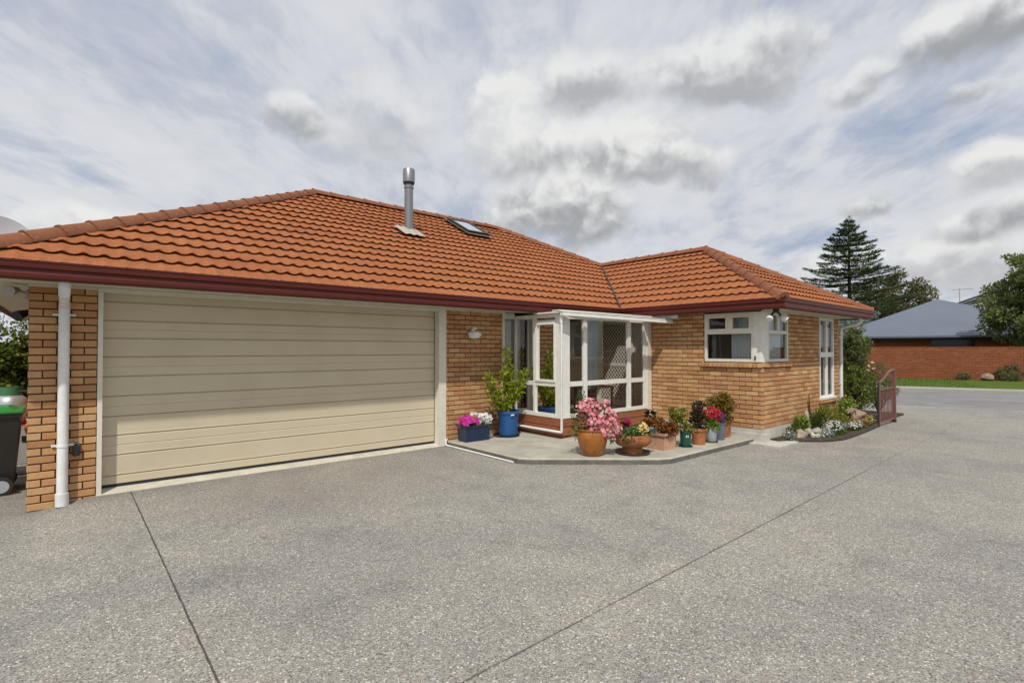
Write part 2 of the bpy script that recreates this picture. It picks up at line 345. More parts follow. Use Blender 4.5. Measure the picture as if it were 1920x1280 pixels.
M['glaze'] = mat('brown_glaze', rough=.3, fn=f_terra((.24, .075, .012), (.40, .15, .03)))
M['terra'] = mat('terracotta', rough=.7, fn=f_terra((.36, .125, .04), (.45, .18, .07)))
M['terradark'] = mat('weathered_terracotta', rough=.7, fn=f_terra((.22, .07, .02), (.42, .17, .07)))
M['terrapale'] = mat('pale_terracotta', rough=.85, fn=f_terra((.42, .23, .145), (.52, .31, .20), 12))
M['bluepl'] = mat('blue_plastic', rough=.3, fn=f_terra((.012, .075, .22), (.018, .10, .28), 3))
M['navy'] = mat('navy_plastic', (.010, .026, .07), .3)
M['greenpl'] = mat('green_plastic', (.012, .075, .06), .35)
M['greypl'] = mat('grey_plastic', (.36, .39, .41), .5)
M['slatepl'] = mat('slate_plastic', (.13, .15, .18), .5)
M['saucer'] = mat('dark_saucer', (.05, .03, .025), .5)
M['binlid'] = mat('green_bin_lid', rough=.35, fn=f_paint((.03, .24, .04), .08, 5))
M['binbody'] = mat('dark_bin_plastic', rough=.4, fn=f_paint((.022, .02, .018), .08, 5))
M['gas'] = mat('gas_bottle_steel', (.52, .53, .54), .35, .6)
M['gasgreen'] = mat('green_valve_collar', (.05, .16, .07), .5)
M['greymetal'] = mat('barbecue_metal', (.42, .40, .38), .6, .1)
M['redbag'] = mat('red_cloth', (.35, .01, .02), .7)
M['orange'] = mat('orange_cloth', (.6, .10, .03), .7)
M['gate'] = mat('gate_paint', rough=.5, fn=f_paint((.21, .088, .075), .12, 6))
def f_rock(c1, c2): return f_conc(c1, c2, 12)
M['rocktan'] = mat('tan_rock', rough=.9, fn=f_rock((.30, .22, .15), (.42, .34, .26)), spec=.2)
M['rockgrey'] = mat('grey_rock', rough=.9, fn=f_rock((.26, .24, .20), (.42, .40, .34)), spec=.2)
M['rockpale'] = mat('pale_rock', rough=.9, fn=f_rock((.50, .47, .34), (.66, .64, .52)), spec=.2)
M['rockbrown'] = mat('brown_rock', rough=.9, fn=f_rock((.20, .13, .09), (.34, .24, .17)), spec=.2)
M['curtain'] = leafmat('net_curtain', [(.82, .87, .88), (.82, .87, .88)], tr=.15)
M['curtaincream'] = mat('cream_curtain', (.62, .56, .38), .8)
M['interior'] = mat('interior_wall', (.58, .54, .45), .8)
M['interiord'] = mat('interior_dark', (.10, .085, .07), .8)
M['floorint'] = mat('interior_floor', (.22, .16, .10), .5)

# ------------------------------------------------------------------ mesh helpers
class MB:
    def __init__(s): s.v = []; s.f = []; s.mi = []
    def add(s, vs, fs, mi=0):
        n = len(s.v); s.v += [tuple(v) for v in vs]; s.f += [tuple(i + n for i in f) for f in fs]; s.mi += [mi] * len(fs)
    def box(s, x0, x1, y0, y1, z0, z1, mi=0, bev=0, rot=None):
        if bev > 0:
            b = bmesh.new(); bmesh.ops.create_cube(b, size=1)
            for v in b.verts: v.co = Vector((x0 + (v.co.x + .5) * (x1 - x0), y0 + (v.co.y + .5) * (y1 - y0), z0 + (v.co.z + .5) * (z1 - z0)))
            bmesh.ops.bevel(b, geom=b.edges[:], offset=bev, segments=2, affect='EDGES', profile=.6)
            b.verts.index_update(); s.add([v.co.copy() for v in b.verts], [[v.index for v in f.verts] for f in b.faces], mi); b.free(); return
        s.add([(x0, y0, z0), (x1, y0, z0), (x1, y1, z0), (x0, y1, z0), (x0, y0, z1), (x1, y0, z1), (x1, y1, z1), (x0, y1, z1)],
              [(0, 3, 2, 1), (4, 5, 6, 7), (0, 1, 5, 4), (1, 2, 6, 5), (2, 3, 7, 6), (3, 0, 4, 7)], mi)
    def frame(s, T, x0, x1, y0, y1, z0, z1, mi=0):     # box through a transform
        n = len(s.v); s.box(x0, x1, y0, y1, z0, z1, mi)
        for i in range(n, len(s.v)): s.v[i] = tuple(T @ Vector(s.v[i]))
    def tube(s, pts, r, seg=12, mi=0, cap=True):
        pts = [Vector(p) for p in pts]; rs = r if isinstance(r, (list, tuple)) else [r] * len(pts)
        rings = []; prev = None
        for i, p in enumerate(pts):
            if i == 0: d = pts[1] - p
            elif i == len(pts) - 1: d = p - pts[i - 1]
            else: d = (pts[i + 1] - p).normalized() + (p - pts[i - 1]).normalized()
            d.normalize()
            a = prev if prev is not None else (Vector((0, 0, 1)) if abs(d.z) < .9 else Vector((1, 0, 0)))
            a = (a - d * a.dot(d)).normalized(); prev = a; b = d.cross(a)
            k = 1.0
            if 0 < i < len(pts) - 1:
                c = (pts[i + 1] - p).normalized().dot((p - pts[i - 1]).normalized()); k = 1 / math.sqrt(max(.3, (1 + c) / 2))
            rings.append([p + (a * math.cos(2 * math.pi * j / seg) + b * math.sin(2 * math.pi * j / seg)) * rs[i] * (1 if k == 1 else (1 + k) / 2) for j in range(seg)])
        vs = [v for r_ in rings for v in r_]; fs = []
        for i in range(len(rings) - 1):
            for j in range(seg):
                k = (j + 1) % seg; fs.append((i * seg + j, i * seg + k, (i + 1) * seg + k, (i + 1) * seg + j))
        if cap: fs.append(tuple(range(seg - 1, -1, -1))); fs.append(tuple((len(rings) - 1) * seg + j for j in range(seg)))
        s.add(vs, fs, mi)
    def lathe(s, prof, c=(0, 0, 0), seg=32, mi=0, wob=0.0, flute=0, fa=0.0):
        vs = []; fs = []
        for (r, z) in prof:
            for j in range(seg):
                a = 2 * math.pi * j / seg; rr = r * (1 + (fa if (flute and j % 2) else 0))
                vs.append((c[0] + rr * math.cos(a), c[1] + rr * math.sin(a), c[2] + z))
        for i in range(len(prof) - 1):
            for j in range(seg):
                k = (j + 1) % seg; fs.append((i * seg + j, i * seg + k, (i + 1) * seg + k, (i + 1) * seg + j))
        s.add(vs, fs, mi)
    def prism(s, poly, z0, z1, mi=0, mside=None):
        n = len(poly); vs = [(x, y, z0) for x, y in poly] + [(x, y, z1) for x, y in poly]
        s.add(vs, [tuple(range(n, 2 * n))], mi)
        s.add(vs, [tuple(range(n - 1, -1, -1))] + [(i, (i + 1) % n, n + (i + 1) % n, n + i) for i in range(n)], mi if mside is None else mside)
    def ball(s, c, r, seg=10, mi=0, sc_=(1, 1, 1)):
        prof = []; 
        vs = []; fs = []; nr = seg // 2
        for i in range(nr + 1):
            th = math.pi * i / nr
            for j in range(seg):
                a = 2 * math.pi * j / seg
                vs.append((c[0] + r * sc_[0] * math.sin(th) * math.cos(a), c[1] + r * sc_[1] * math.sin(th) * math.sin(a), c[2] - r * sc_[2] * math.cos(th)))
        for i in range(nr):
            for j in range(seg):
                k = (j + 1) % seg; fs.append((i * seg + j, i * seg + k, (i + 1) * seg + k, (i + 1) * seg + j))
        s.add(vs, fs, mi)
    def build(s, name, mats, parent=None, smooth=False, kind=None):
        me = bpy.data.meshes.new(name); me.from_pydata(s.v, [], s.f)
        if not isinstance(mats, (list, tuple)): mats = [mats]
        for m in mats: me.materials.append(M[m] if isinstance(m, str) else m)
        if len(mats) > 1: me.polygons.foreach_set('material_index', s.mi)
        if smooth:
            me.polygons.foreach_set('use_smooth', [True] * len(me.polygons))
            try: me.set_sharp_from_angle(angle=R(35))
            except Exception: pass
        me.update(); o = bpy.data.objects.new(name, me); COL.objects.link(o)
        if parent is not None:
            o.parent = parent
            o.matrix_parent_inverse = Matrix.Translation(-Vector(wloc(parent)))
        if kind: o['kind'] = kind
        return o
def wloc(o):
    p = Vector(o.location)
    while o.parent is not None:
        p = p + (Matrix.Translation(o.matrix_parent_inverse.translation) @ Vector((0, 0, 0))); o = o.parent; p = p + Vector(o.location)
    return p
def thing(name, label, cat, loc=(0, 0, 0), group=None):
    o = bpy.data.objects.new(name, None); o.empty_display_size = .2; COL.objects.link(o); o.location = loc
    o['label'] = label; o['category'] = cat
    if group: o['group'] = group
    return o
def tag(o, label, cat, group=None):
    o['label'] = label; o['category'] = cat
    if group: o['group'] = group
    return o

def bricks(mb, O, u, nrm, rects, z0=-.075, ch=.0866, L=.24, depth=.11, off=0.0, mi=0, j=.012, jz=.014, seed=1, back=True, bmi=1, recess=.018):
    """brick boxes over rects (u0,u1,z0,z1) on the plane through O; outer face at O"""
    rg = random.Random(seed); O = Vector(O); u = Vector(u); nrm = Vector(nrm)
    for (u0, u1, a0, a1) in rects:
        k0 = int(math.floor((a0 - z0) / ch)); k1 = int(math.ceil((a1 - z0) / ch))
        for k in range(k0, k1):
            b0 = max(a0, z0 + k * ch + jz / 2); b1 = min(a1, z0 + (k + 1) * ch - jz / 2)
            if b1 - b0 < .012: continue
            sh = off + (L / 2 if k % 2 else 0); i0 = int(math.floor((u0 - sh) / L)) - 1; i1 = int(math.ceil((u1 - sh) / L)) + 1
            for i in range(i0, i1):
                c0 = max(u0, sh + i * L + j / 2); c1 = min(u1, sh + (i + 1) * L - j / 2)
                if c1 - c0 < .02: continue
                pr = rg.uniform(-.0015, .0015); tz = rg.uniform(-.001, .001)
                P = [O + u * c0 + nrm * pr, O + u * c1 + nrm * pr, O + u * c1 - nrm * depth, O + u * c0 - nrm * depth]
                e = .004; q = []
                # front face slightly inset for a soft arris
                F = [O + u * (c0 + e) + nrm * (pr + .003), O + u * (c1 - e) + nrm * (pr + .003)]
                vs = []
                for zz in (b0, b1): vs += [(p.x, p.y, zz + tz) for p in P]
                for zz in (b0 + e, b1 - e): vs += [(p.x, p.y, zz + tz) for p in F]
                mb.add(vs, [(8, 9, 11, 10), (0, 1, 9, 8), (1, 5, 11, 9), (5, 4, 10, 11), (4, 0, 8, 10), (1, 2, 6, 5), (0, 4, 7, 3), (4, 5, 6, 7), (0, 3, 2, 1)], mi)
        if back:
            P = O + u * (u0 + .001) - nrm * recess; Q = O + u * (u1 - .001) - nrm * recess; P2 = P - nrm * (depth - recess - .004); Q2 = Q - nrm * (depth - recess - .004)
            a, b = a0 + .001, a1 - .001
            mb.add([(P.x, P.y, a), (Q.x, Q.y, a), (Q.x, Q.y, b), (P.x, P.y, b), (P2.x, P2.y, a), (Q2.x, Q2.y, a), (Q2.x, Q2.y, b), (P2.x, P2.y, b)],
                   [(0, 1, 2, 3), (4, 7, 6, 5), (0, 3, 7, 4), (1, 5, 6, 2), (3, 2, 6, 7), (0, 4, 5, 1)], bmi)

def leaf(mb, p, d, up, L, W, mi=0, fold=.15, six=False):
    """a leaf: two quads folded along the midrib"""
    s_ = d.cross(up)
    if s_.length < 1e-4: s_ = d.cross(Vector((1, .3, .2)))
    s_.normalize(); n = s_.cross(d).normalized()
    t = p + d * L; m1 = p + d * (L * .45) - n * (W * fold)
    a = p + d * (L * .45) + s_ * (W / 2) + n * (W * fold); b = p + d * (L * .45) - s_ * (W / 2) + n * (W * fold)
    mb.add([p, a, t, b, m1], [(0, 4, 2, 1), (0, 3, 2, 4)], mi)
def rdir(rg, up=0.0):
    while True:
        v = Vector((rg.uniform(-1, 1), rg.uniform(-1, 1), rg.uniform(-1, 1)))
        if .1 < v.length < 1: v.normalize(); v.z += up; return v.normalized()
def cluster(mb, c, rad, n, L, W, rg, mi=0, up=.3, shell=.4, outward=.8):
    c = Vector(c)
    for _ in range(n):
        v = rdir(rg); r = (shell + (1 - shell) * rg.random() ** .6)
        p = c + Vector((v.x * rad[0], v.y * rad[1], v.z * rad[2])) * r
        d = (v * outward + rdir(rg, up)).normalized(); k = rg.uniform(.7, 1.3)
        leaf(mb, p, d, rdir(rg, .8), L * k, W * k, mi)
def blossom(mb, c, r, rg, nrm=None, petals=5, mi=0):
    n = nrm if nrm is not None else rdir(rg, .5); a = n.orthogonal().normalized(); b = n.cross(a); ph = rg.random() * 6
    c = Vector(c); m = []; vs = [c]; fs = []
    for i in range(petals):
        t0 = ph + 2 * math.pi * i / petals; h = math.pi / petals * .95
        p1 = c + (a * math.cos(t0 - h) + b * math.sin(t0 - h)) * r * .75 + n * r * .25
        p2 = c + (a * math.cos(t0) + b * math.sin(t0)) * r + n * r * .18
        p3 = c + (a * math.cos(t0 + h) + b * math.sin(t0 + h)) * r * .75 + n * r * .25
        k = len(vs); vs += [p1, p2, p3]; fs.append((0, k, k + 1, k + 2))
    mb.add(vs, fs, mi)
def rock(name, c, r, m, seed, label):
    b = bmesh.new(); bmesh.ops.create_icosphere(b, subdivisions=3, radius=1)
    off = Vector((seed * 3.1, seed * 1.7, seed))
    for v in b.verts:
        q = v.co.copy(); k = 1 + .30 * noise.noise(q * 1.3 + off) + .12 * noise.noise(q * 3.4 + off) 
        # facets
        for i in range(5):
            rg = random.Random(seed * 10 + i); n = rdir(rg); dd = q.dot(n)
            if dd > .72: q -= n * (dd - .72)
        q *= k; v.co = Vector((q.x * r[0], q.y * r[1], max(-.6, q.z) * r[2])) + Vector(c)
    mb = MB(); b.verts.index_update(); mb.add([v.co for v in b.verts], [[v.index for v in f.verts] for f in b.faces]); b.free()
    o = mb.build(name, m, smooth=True); tag(o, label, 'rock', 'rocks edging the flower bed'); return o

# ------------------------------------------------------------------ ground, drive, road
def sm(x): x = max(0, min(1, x)); return x * x * (3 - 2 * x)
def gz(x, y):
    return -.075 * sm((.62 - x) / .55) * (1 - .6 * sm((-y - .3) / 3))
d = Vector((.33, -.944)); nn = Vector((.944, .33))
def rp(s, a): return nn * s + d * a          # road frame: s across, a along
def build_ground():
    mb = MB(); xs = [-14, -6, -2, -.8, -.4, -.1, .1, .3, .45, .62, 1.2, 3, 6, 9, 12, 15]; ys = [-14, -11, -8, -5, -3, -2, -1.2, -.6, -.3, 0, .3, 3, 8, 13]
    idx = {}; vs = []
    for i, x in enumerate(xs):
        for j, y in enumerate(ys): idx[i, j] = len(vs); vs.append((x, y, gz(x, y)))
    fs = [(idx[i, j], idx[i + 1, j], idx[i + 1, j + 1], idx[i, j + 1]) for i in range(len(xs) - 1) for j in range(len(ys) - 1)]
    mb.add(vs, fs)
    # throat down to the road
    a = rp(17.6, 12); b = rp(17.6, -1.0); a2 = rp(17.6, 22)
    mb.add([(15, -14, 0), (a2.x, a2.y, -.0), (b.x, b.y, 0), (15.0, 1.5, 0)], [(0, 1, 2, 3)])
    mb.build('driveway', 'drive', kind='structure')
    mb = MB(); Z = -.13
    mb.add([(-600, -600, Z), (900, -600, Z), (900, 900, Z), (-600, 900, Z)], [(0, 1, 2, 3)]); mb.build('ground', 'ground', kind='structure')
    def strip(name, s0, s1, z, m, a0=-60, a1=70, kind='structure', th=None):
        q = [rp(s0, a0), rp(s1, a0), rp(s1, a1), rp(s0, a1)]; mb = MB()
        if th: mb.prism([(p.x, p.y) for p in q][::-1] if False else [(p.x, p.y) for p in (q[0], q[3], q[2], q[1])], z - th, z)
        else: mb.add([(p.x, p.y, z) for p in q], [(0, 1, 2, 3)])
        return mb.build(name, m, kind=kind)
    strip('road', 17.45, 24.9, -.012, 'road')
    strip('kerb', 24.9, 25.15, .10, 'path', th=.2)
    strip('footpath', 25.16, 26.3, .095, 'path', th=.2)
    strip('verge', 26.31, 34.6, .085, 'grassbase', th=.2)
    # grass blades
    rg = random.Random(3); mb = MB()
    for _ in range(9000):
        s_ = 26.35 + rg.random() * 8.0; a_ = rg.uniform(-8, 14); p = rp(s_, a_); h = rg.uniform(.05, .10); an = rg.random() * 6.28; w = .012
        mb.add([(p.x - w * math.cos(an), p.y - w * math.sin(an), .083), (p.x + w * math.cos(an), p.y + w * math.sin(an), .083), (p.x + rg.uniform(-.04, .04), p.y + rg.uniform(-.04, .04), .083 + h)], [(0, 1, 2)])
    o = mb.build('grass', 'grassblade'); o['kind'] = 'stuff'; tag(o, 'mown green grass verge in front of the red brick wall', 'grass')
build_ground()
# patio slab with chamfered front corner
PZ = .09
mb = MB(); pat = [(5.5, -.002), (5.5, -1.95), (5.62, -2.12), (7.05, -3.36), (7.25, -3.45), (9.72, -3.47), (9.99, -3.47), (9.99, -.002)]
pin = [(5.52, -.002), (5.52, -1.94), (5.64, -2.10), (7.06, -3.335), (7.26, -3.425), (9.70, -3.445), (9.99, -3.445), (9.99, -.002)]
n = len(pat)
vs = [(x, y, -.1) for x, y in pat] + [(x, y, PZ - .02) for x, y in pat] + [(x, y, PZ) for x, y in pin]
mb.add(vs, [tuple(range(2 * n, 3 * n))], 0)
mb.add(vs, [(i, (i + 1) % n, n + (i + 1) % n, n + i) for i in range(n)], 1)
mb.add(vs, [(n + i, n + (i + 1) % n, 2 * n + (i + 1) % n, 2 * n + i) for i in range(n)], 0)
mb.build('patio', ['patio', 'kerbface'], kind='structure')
mb = MB(); mb.prism([(9.74, -4.02), (10.55, -4.02), (10.6, -3.62), (9.99, -3.48), (9.74, -3.48)], -.02, .03); mb.build('path', 'footing', kind='structure')

# ------------------------------------------------------------------ the house
H = thing('house', 'single storey tan brick house with orange tiled hip roof and cream garage door', 'house', (5, 3, 0))
XW, YW = 10.0, -3.6
mb = MB()
bricks(mb, (0, 0, 0), (1, 0, 0), (0, -1, 0), [(0, .60, -.09, 2.452)], off=.0, seed=2)
bricks(mb, (5.49, 0, 0), (1, 0, 0), (0, -1, 0), [(0, 1.31, .0, 2.452)], off=.06, seed=3)
bricks(mb, (0, 9.6, 0), (0, -1, 0), (-1, 0, 0), [(0, 9.48, -.09, 2.452)], off=.12, seed=4)
# wing: side facing the patio
bricks(mb, (XW, -1.22, 0), (0, -1, 0), (-1, 0, 0), [(0, 2.38, .25, 1.385), (0, 1.265, 1.385, 2.452)], off=.16, seed=5, z0=.25 - 5 * .0866)
# wing front
bricks(mb, (XW + .112, YW, 0), (1, 0, 0), (0, -1, 0), [(0, 2.75, .25, 1.385), (1.07, 2.75, 1.385, 2.452), (2.75, 3.62, .25, .56), (3.62, 3.99, .25, 2.452)], off=.13, seed=6, z0=.25 - 5 * .0866)
bricks(mb, (14.1, YW + .112, 0), (0, 1, 0), (1, 0, 0), [(0, 12.5, .25, 2.452)], off=.1, seed=7, z0=.25 - 5 * .0866)
mb.build('wall', ['brick', 'mortar'], H)
mb = MB()   # inner leaves, back walls
mb.box(.02, .58, .12, .2, 0, 2.44); mb.box(5.5, 6.79, .12, .2, 0, 2.44); mb.box(.13, .2, .21, 9.5, 0, 2.44)
mb.box(.21, 14.0, 9.5, 9.6, 0, 2.44)
mb.box(10.13, 10.2, 1.9, 9.49, 0, 2.44); mb.box(10.13, 10.2, -2.45, -1.35, .25, 2.44); mb.box(10.13, 10.2, -1.34, 1.89, .25, 2.44)
mb.box(11.2, 12.84, YW + .12, YW + .2, .25, 2.44); mb.box(10.13, 13.9, YW + .12, YW + .2, .25, .55)
mb.build('inner_wall', 'interior', H)
# footings
mb = MB(); mb.box(9.93, 10.13, -3.68, -1.22, -.05, .17); mb.box(9.985, 14.1, -3.615, -3.45, -.05, .249); mb.box(9.982, 10.1, -3.449, -1.22, .10, .248)
mb.build('footing', 'footing', H)
# garage threshold (sloping apron)
mb = MB(); mb.add([(.60, -.03, -.02), (5.49, -.02, -.02), (5.49, -.02, .006), (.60, -.03, .006), (.60, .3, .075), (5.49, .3, .075)], [(0, 1, 2, 3), (3, 2, 5, 4)])
mb.box(.61, 5.48, .30, .4, 0, .075); mb.build('threshold', 'thresh', H)
# garage door
DY = .14
gd = None; mb = MB(); zs = [.085, .182, .429, .668, .903, 1.148, 1.388, 1.628, 1.857, 2.074, 2.303, 2.42]
x0, x1 = .652, 5.33
prof = []
for i in range(len(zs) - 1):
    a, b = zs[i], zs[i + 1]
    g = .008
    prof += [(.018, a), (.002, a + g), (-.003, a + g + .006), (.0, a + .03), (.0, a + (b - a) * .46)] if i else [(.0, a), (.0, a + (b - a) * .46)]
    if i % 2 == 0 and b - a > .15: prof += [(.006, a + (b - a) * .49), (.0, a + (b - a) * .53)]
    prof += [(.0, b - .012), (.005, b - .006), (.018, b)]
nv = len(prof)
mb.add([(x0, DY + y, z) for y, z in prof] + [(x1, DY + y, z) for y, z in prof], [(i, nv + i, nv + i + 1, i + 1) for i in range(nv - 1)])
gd = mb.build('garage_door', 'door', H)
mb = MB(); mb.box(x0, x1, DY + .002, DY + .03, .052, .084); mb.build('bottom_seal', 'rubber', gd)
mb = MB(); mb.box(x0 - .05, x1 + .1, DY + .05, DY + .09, 0, 2.44); mb.build('backing', 'groove', gd)
mb = MB()
mb.box(.602, .65, -.012, .13, .0, 2.40); mb.box(5.335, 5.488, -.012, .13, .0, 2.40); mb.box(.602, 5.488, -.012, .13, 2.402, 2.45)
mb.build('door_frame', 'cream', H)

# ---- roof
TP = math.tan(R(28)); EZ = 2.62
def tiles(mb, O, u, v, ulen, vlen, clips, p=.181, Lr=.32, seed=1):
    """rows of wavy pressed tiles; O eave start, u along eave, v horizontal upslope; clips keep a*x+b*y>=c"""
    O = Vector((*O, EZ - .035)); u = Vector((*u, 0)); v = Vector((*v, 0)); nrm = (Vector((0, 0, 1)) - v * TP).normalized(); up = v + Vector((0, 0, TP))
    st = p / 8; nc = int(ulen / st) + 1; nr = int(vlen / Lr) + 1; rg = random.Random(seed)
    b = bmesh.new()
    wv = [.023 * (0.5 + .5 * math.cos(2 * math.pi * k / 8)) ** 1.7 for k in range(8)]
    for r in range(nr):
        s0 = r * Lr; j = rg.uniform(-.003, .003)
        rows = [(s0 + .045, -.012, .7), (s0 + .010, .008, 1.3), (s0 - .002, .020, 1.35), (s0 + .007, .026, 1.3), (s0 + .08, .024, .6), (s0 + Lr * .6, .010, .5), (s0 + Lr + .04, -.010, .7)]
        prev = None
        for (s_, h, k) in rows:
            cur = []
            for c in range(nc + 1):
                jj = (c // 48) % 2
                q = O + u * (c * st) + up * (s_ + j) + nrm * (h + wv[c % 8] * k)
                cur.append(b.verts.new(q))
            if prev:
                for c in range(nc): b.faces.new((prev[c], prev[c + 1], cur[c + 1], cur[c]))
            prev = cur
    for (a, bb, c) in clips:
        n_ = Vector((a, bb, 0)); l = n_.length; n_ /= l
        bmesh.ops.bisect_plane(b, geom=b.verts[:] + b.edges[:] + b.faces[:], plane_co=n_ * (c / l), plane_no=n_, clear_inner=True)
    b.verts.index_update()
    mb.add([x.co.copy() for x in b.verts], [[x.index for x in f.verts] for f in b.faces]); b.free()
RY = 4.75; RZ = EZ + 5.43 * TP; RZ2 = EZ + 3.15 * TP
mb = MB()
tiles(mb, (-.63, -.68), (1, 0), (0, 1), 15, 5.4, [(1, -1, .05), (-1, 1, -10.33), (-1, -1, -15.27)])
tiles(mb, (9.65, -4.15), (0, 1), (1, 0), 6.8, 3.1, [(-1, 1, -13.8), (1, -1, 10.33)], seed=2)
tiles(mb, (9.65, -4.15), (1, 0), (0, 1), 5.1, 3.1, [(1, -1, 13.8), (-3.15, -1.85, -(3.15 * 14.65 + 1.85 * -4.15))], seed=3)
tiles(mb, (-.63, -.68), (0, 1), (1, 0), 10.9, 5.4, [(-1, 1, -.05), (-1, -1, -9.55)], seed=4)
A = (14.65, -4.15, EZ); B = (12.8, -1.0, RZ2); Cc = (12.8, 2.47, RZ2); Dd = (10.52, RY, RZ); Ee = (14.65, 10.18, EZ); Ff = (4.8, RY, RZ); Gg = (-.63, 10.18, EZ)
mb.add([A, B, Cc, Dd, Ee, Ff, Gg], [(0, 2, 1), (0, 4, 2), (4, 3, 2), (4, 6, 5, 3)])
rf = mb.build('roof', 'tile', H)
# under-roof lining so no light leaks
mb = MB(); k = .03
P = [(-.6, -.65, EZ - .03), (9.68, -.65, EZ - .03), (9.68, -4.12, EZ - .03), (14.6, -4.12, EZ - .03), (14.6, 10.1, EZ - .03), (-.6, 10.1, EZ - .03),
     (4.8, RY, RZ - .06), (10.5, RY, RZ - .06), (12.8, 2.47, RZ2 - .06), (12.8, -1, RZ2 - .06)]
mb.add(P, [(0, 1, 8, 7, 6), (1, 2, 9, 8), (2, 3, 9), (3, 4, 8, 9), (4, 7, 8), (4, 5, 6, 7), (5, 0, 6)])
mb.build('underlay', 'fascia', rf)
def caps(mb, a, b, r=.100, L=.43):
    """angular overlapping ridge caps"""
    a = Vector(a); b = Vector(b); D = (b - a); n = max(1, round(D.length / L)); L = D.length / n; D.normalize()
    sd = D.cross(Vector((0, 0, 1))).normalized(); up = sd.cross(D).normalized()
    pf = [(-1.12, -.62), (-1.10, -.42), (-.62, .22), (-.30, .50), (0, .60), (.30, .50), (.62, .22), (1.10, -.42), (1.12, -.62)]; S = len(pf)
    for i in range(n):
        rings = []
        for (t, k, lift) in ((-.03, .96, .0), (-.03, 1.07, .010), (.012, 1.07, .010), (.02, 1.0, .004), (L + .02, .93, -.004)):
            c = a + D * (i * L + t) + up * (lift - .012); rings.append([c + (sd * x * k + up * y * k) * r for x, y in pf])
        vs = [v for q in rings for v in q]; fs = [(q * S + j, q * S + j + 1, (q + 1) * S + j + 1, (q + 1) * S + j) for q in range(len(rings) - 1) for j in range(S - 1)]
        fs.append(tuple(range(S - 1, -1, -1)))
        mb.add(vs, fs)
mb = MB(); e = .045
caps(mb, (-.60, -.66, EZ + .04), (4.8, RY, RZ + e)); caps(mb, (4.8, RY, RZ + e), (10.5, RY, RZ + e)); caps(mb, (12.8, 2.5, RZ2 + e), (10.52, RY, RZ + e))
caps(mb, (9.68, -4.12, EZ + .04), (12.8, -1.0, RZ2 + e)); caps(mb, (14.62, -4.12, EZ + .04), (12.8, -1.0, RZ2 + e)); caps(mb, (12.8, -.98, RZ2 + e), (12.8, 2.45, RZ2 + e))
caps(mb, (-.60, 10.15, EZ + .04), (4.8, RY, RZ + e))
mb.build('ridge_capping', 'ridge', rf, smooth=True)
# valley gutter strip: dark open joint
mb = MB(); a = Vector((9.66, -.67, EZ + .045)); b = Vector((12.8, 2.47, RZ2 + .045)); dd = (b - a).normalized(); s_ = Vector((1, -1, 0)).normalized() * .016
mb.add([a - s_, a + s_, b + s_, b - s_], [(0, 1, 2, 3)]); mb.build('valley_flashing', 'fascia', rf)
# gutter sweep
def sweep(mb, path, outs, prof, closed_prof=True):
    n = len(path); m = len(prof); rings = []
    for i, (x, y) in enumerate(path):
        o = Vector((0, 0))
        if i > 0: o += Vector(outs[i - 1])
        if i < n - 1: o += Vector(outs[i])
        rings.append([(x + o.x * q, y + o.y * q, z) for q, z in prof])
    vs = [v for r_ in rings for v in r_]
    fs = [(i * m + j, i * m + (j + 1) % m, (i + 1) * m + (j + 1) % m, (i + 1) * m + j) for i in range(n - 1) for j in range(m)]
    fs += [tuple(range(m - 1, -1, -1)), tuple((n - 1) * m + j for j in range(m))]
    mb.add(vs, fs)
path = [(-.53, 10.08), (-.53, -.58), (9.75, -.58), (9.75, -4.05), (14.55, -4.05), (14.55, 10.08)]
outs = [(-1, 0), (0, -1), (-1, 0), (0, -1), (1, 0)]
gp = [(0, 2.43), (.10, 2.43), (.113, 2.438), (.118, 2.452), (.118, 2.482), (.104, 2.494), (.100, 2.505), (.100, 2.528), (.104, 2.538), (.118, 2.550), (.118, 2.598), (.124, 2.606), (.124, 2.624), (.108, 2.627), (.105, 2.56), (0, 2.56)]
mb = MB(); sweep(mb, path, outs, gp); mb.build('gutter', 'gutter', H)
# soffit
mb = MB(); s0, s1 = 2.453, 2.468
mb.box(-.53, 9.75, -.58, 0.0, s0, s1); mb.box(-.53, 0.0, .0005, 10.08, s0, s1); mb.box(9.75, 10.0, -4.05, -.58, s0, s1); mb.box(9.75, 10.0, -.579, 0.6, s0, s1)
mb.box(10.0005, 14.55, -4.05, -3.6, s0, s1); mb.box(14.1, 14.55, -3.6, 10.08, s0, s1); mb.box(0.001, 14.1, 9.6, 10.08, s0, s1)
mb.box(.0, 14.1, .61, 9.59, 2.47, 2.48); mb.box(10.001, 14.1, -3.599, .6, 2.47, 2.48); mb.box(0, 9.999, .001, .6, 2.47, 2.48)
mb.build('soffit', 'soffit', H)
for q in ((.0, .6, -.03, -.003, 2.42, 2.4525), (5.49, 6.8, -.03, -.003, 2.42, 2.4525), (XW + .0, 14.1, YW - .03, YW - .007, 2.421, 2.4525)):
    mb = MB(); mb.box(*q); mb.build('soffit_trim', 'soffit', H)
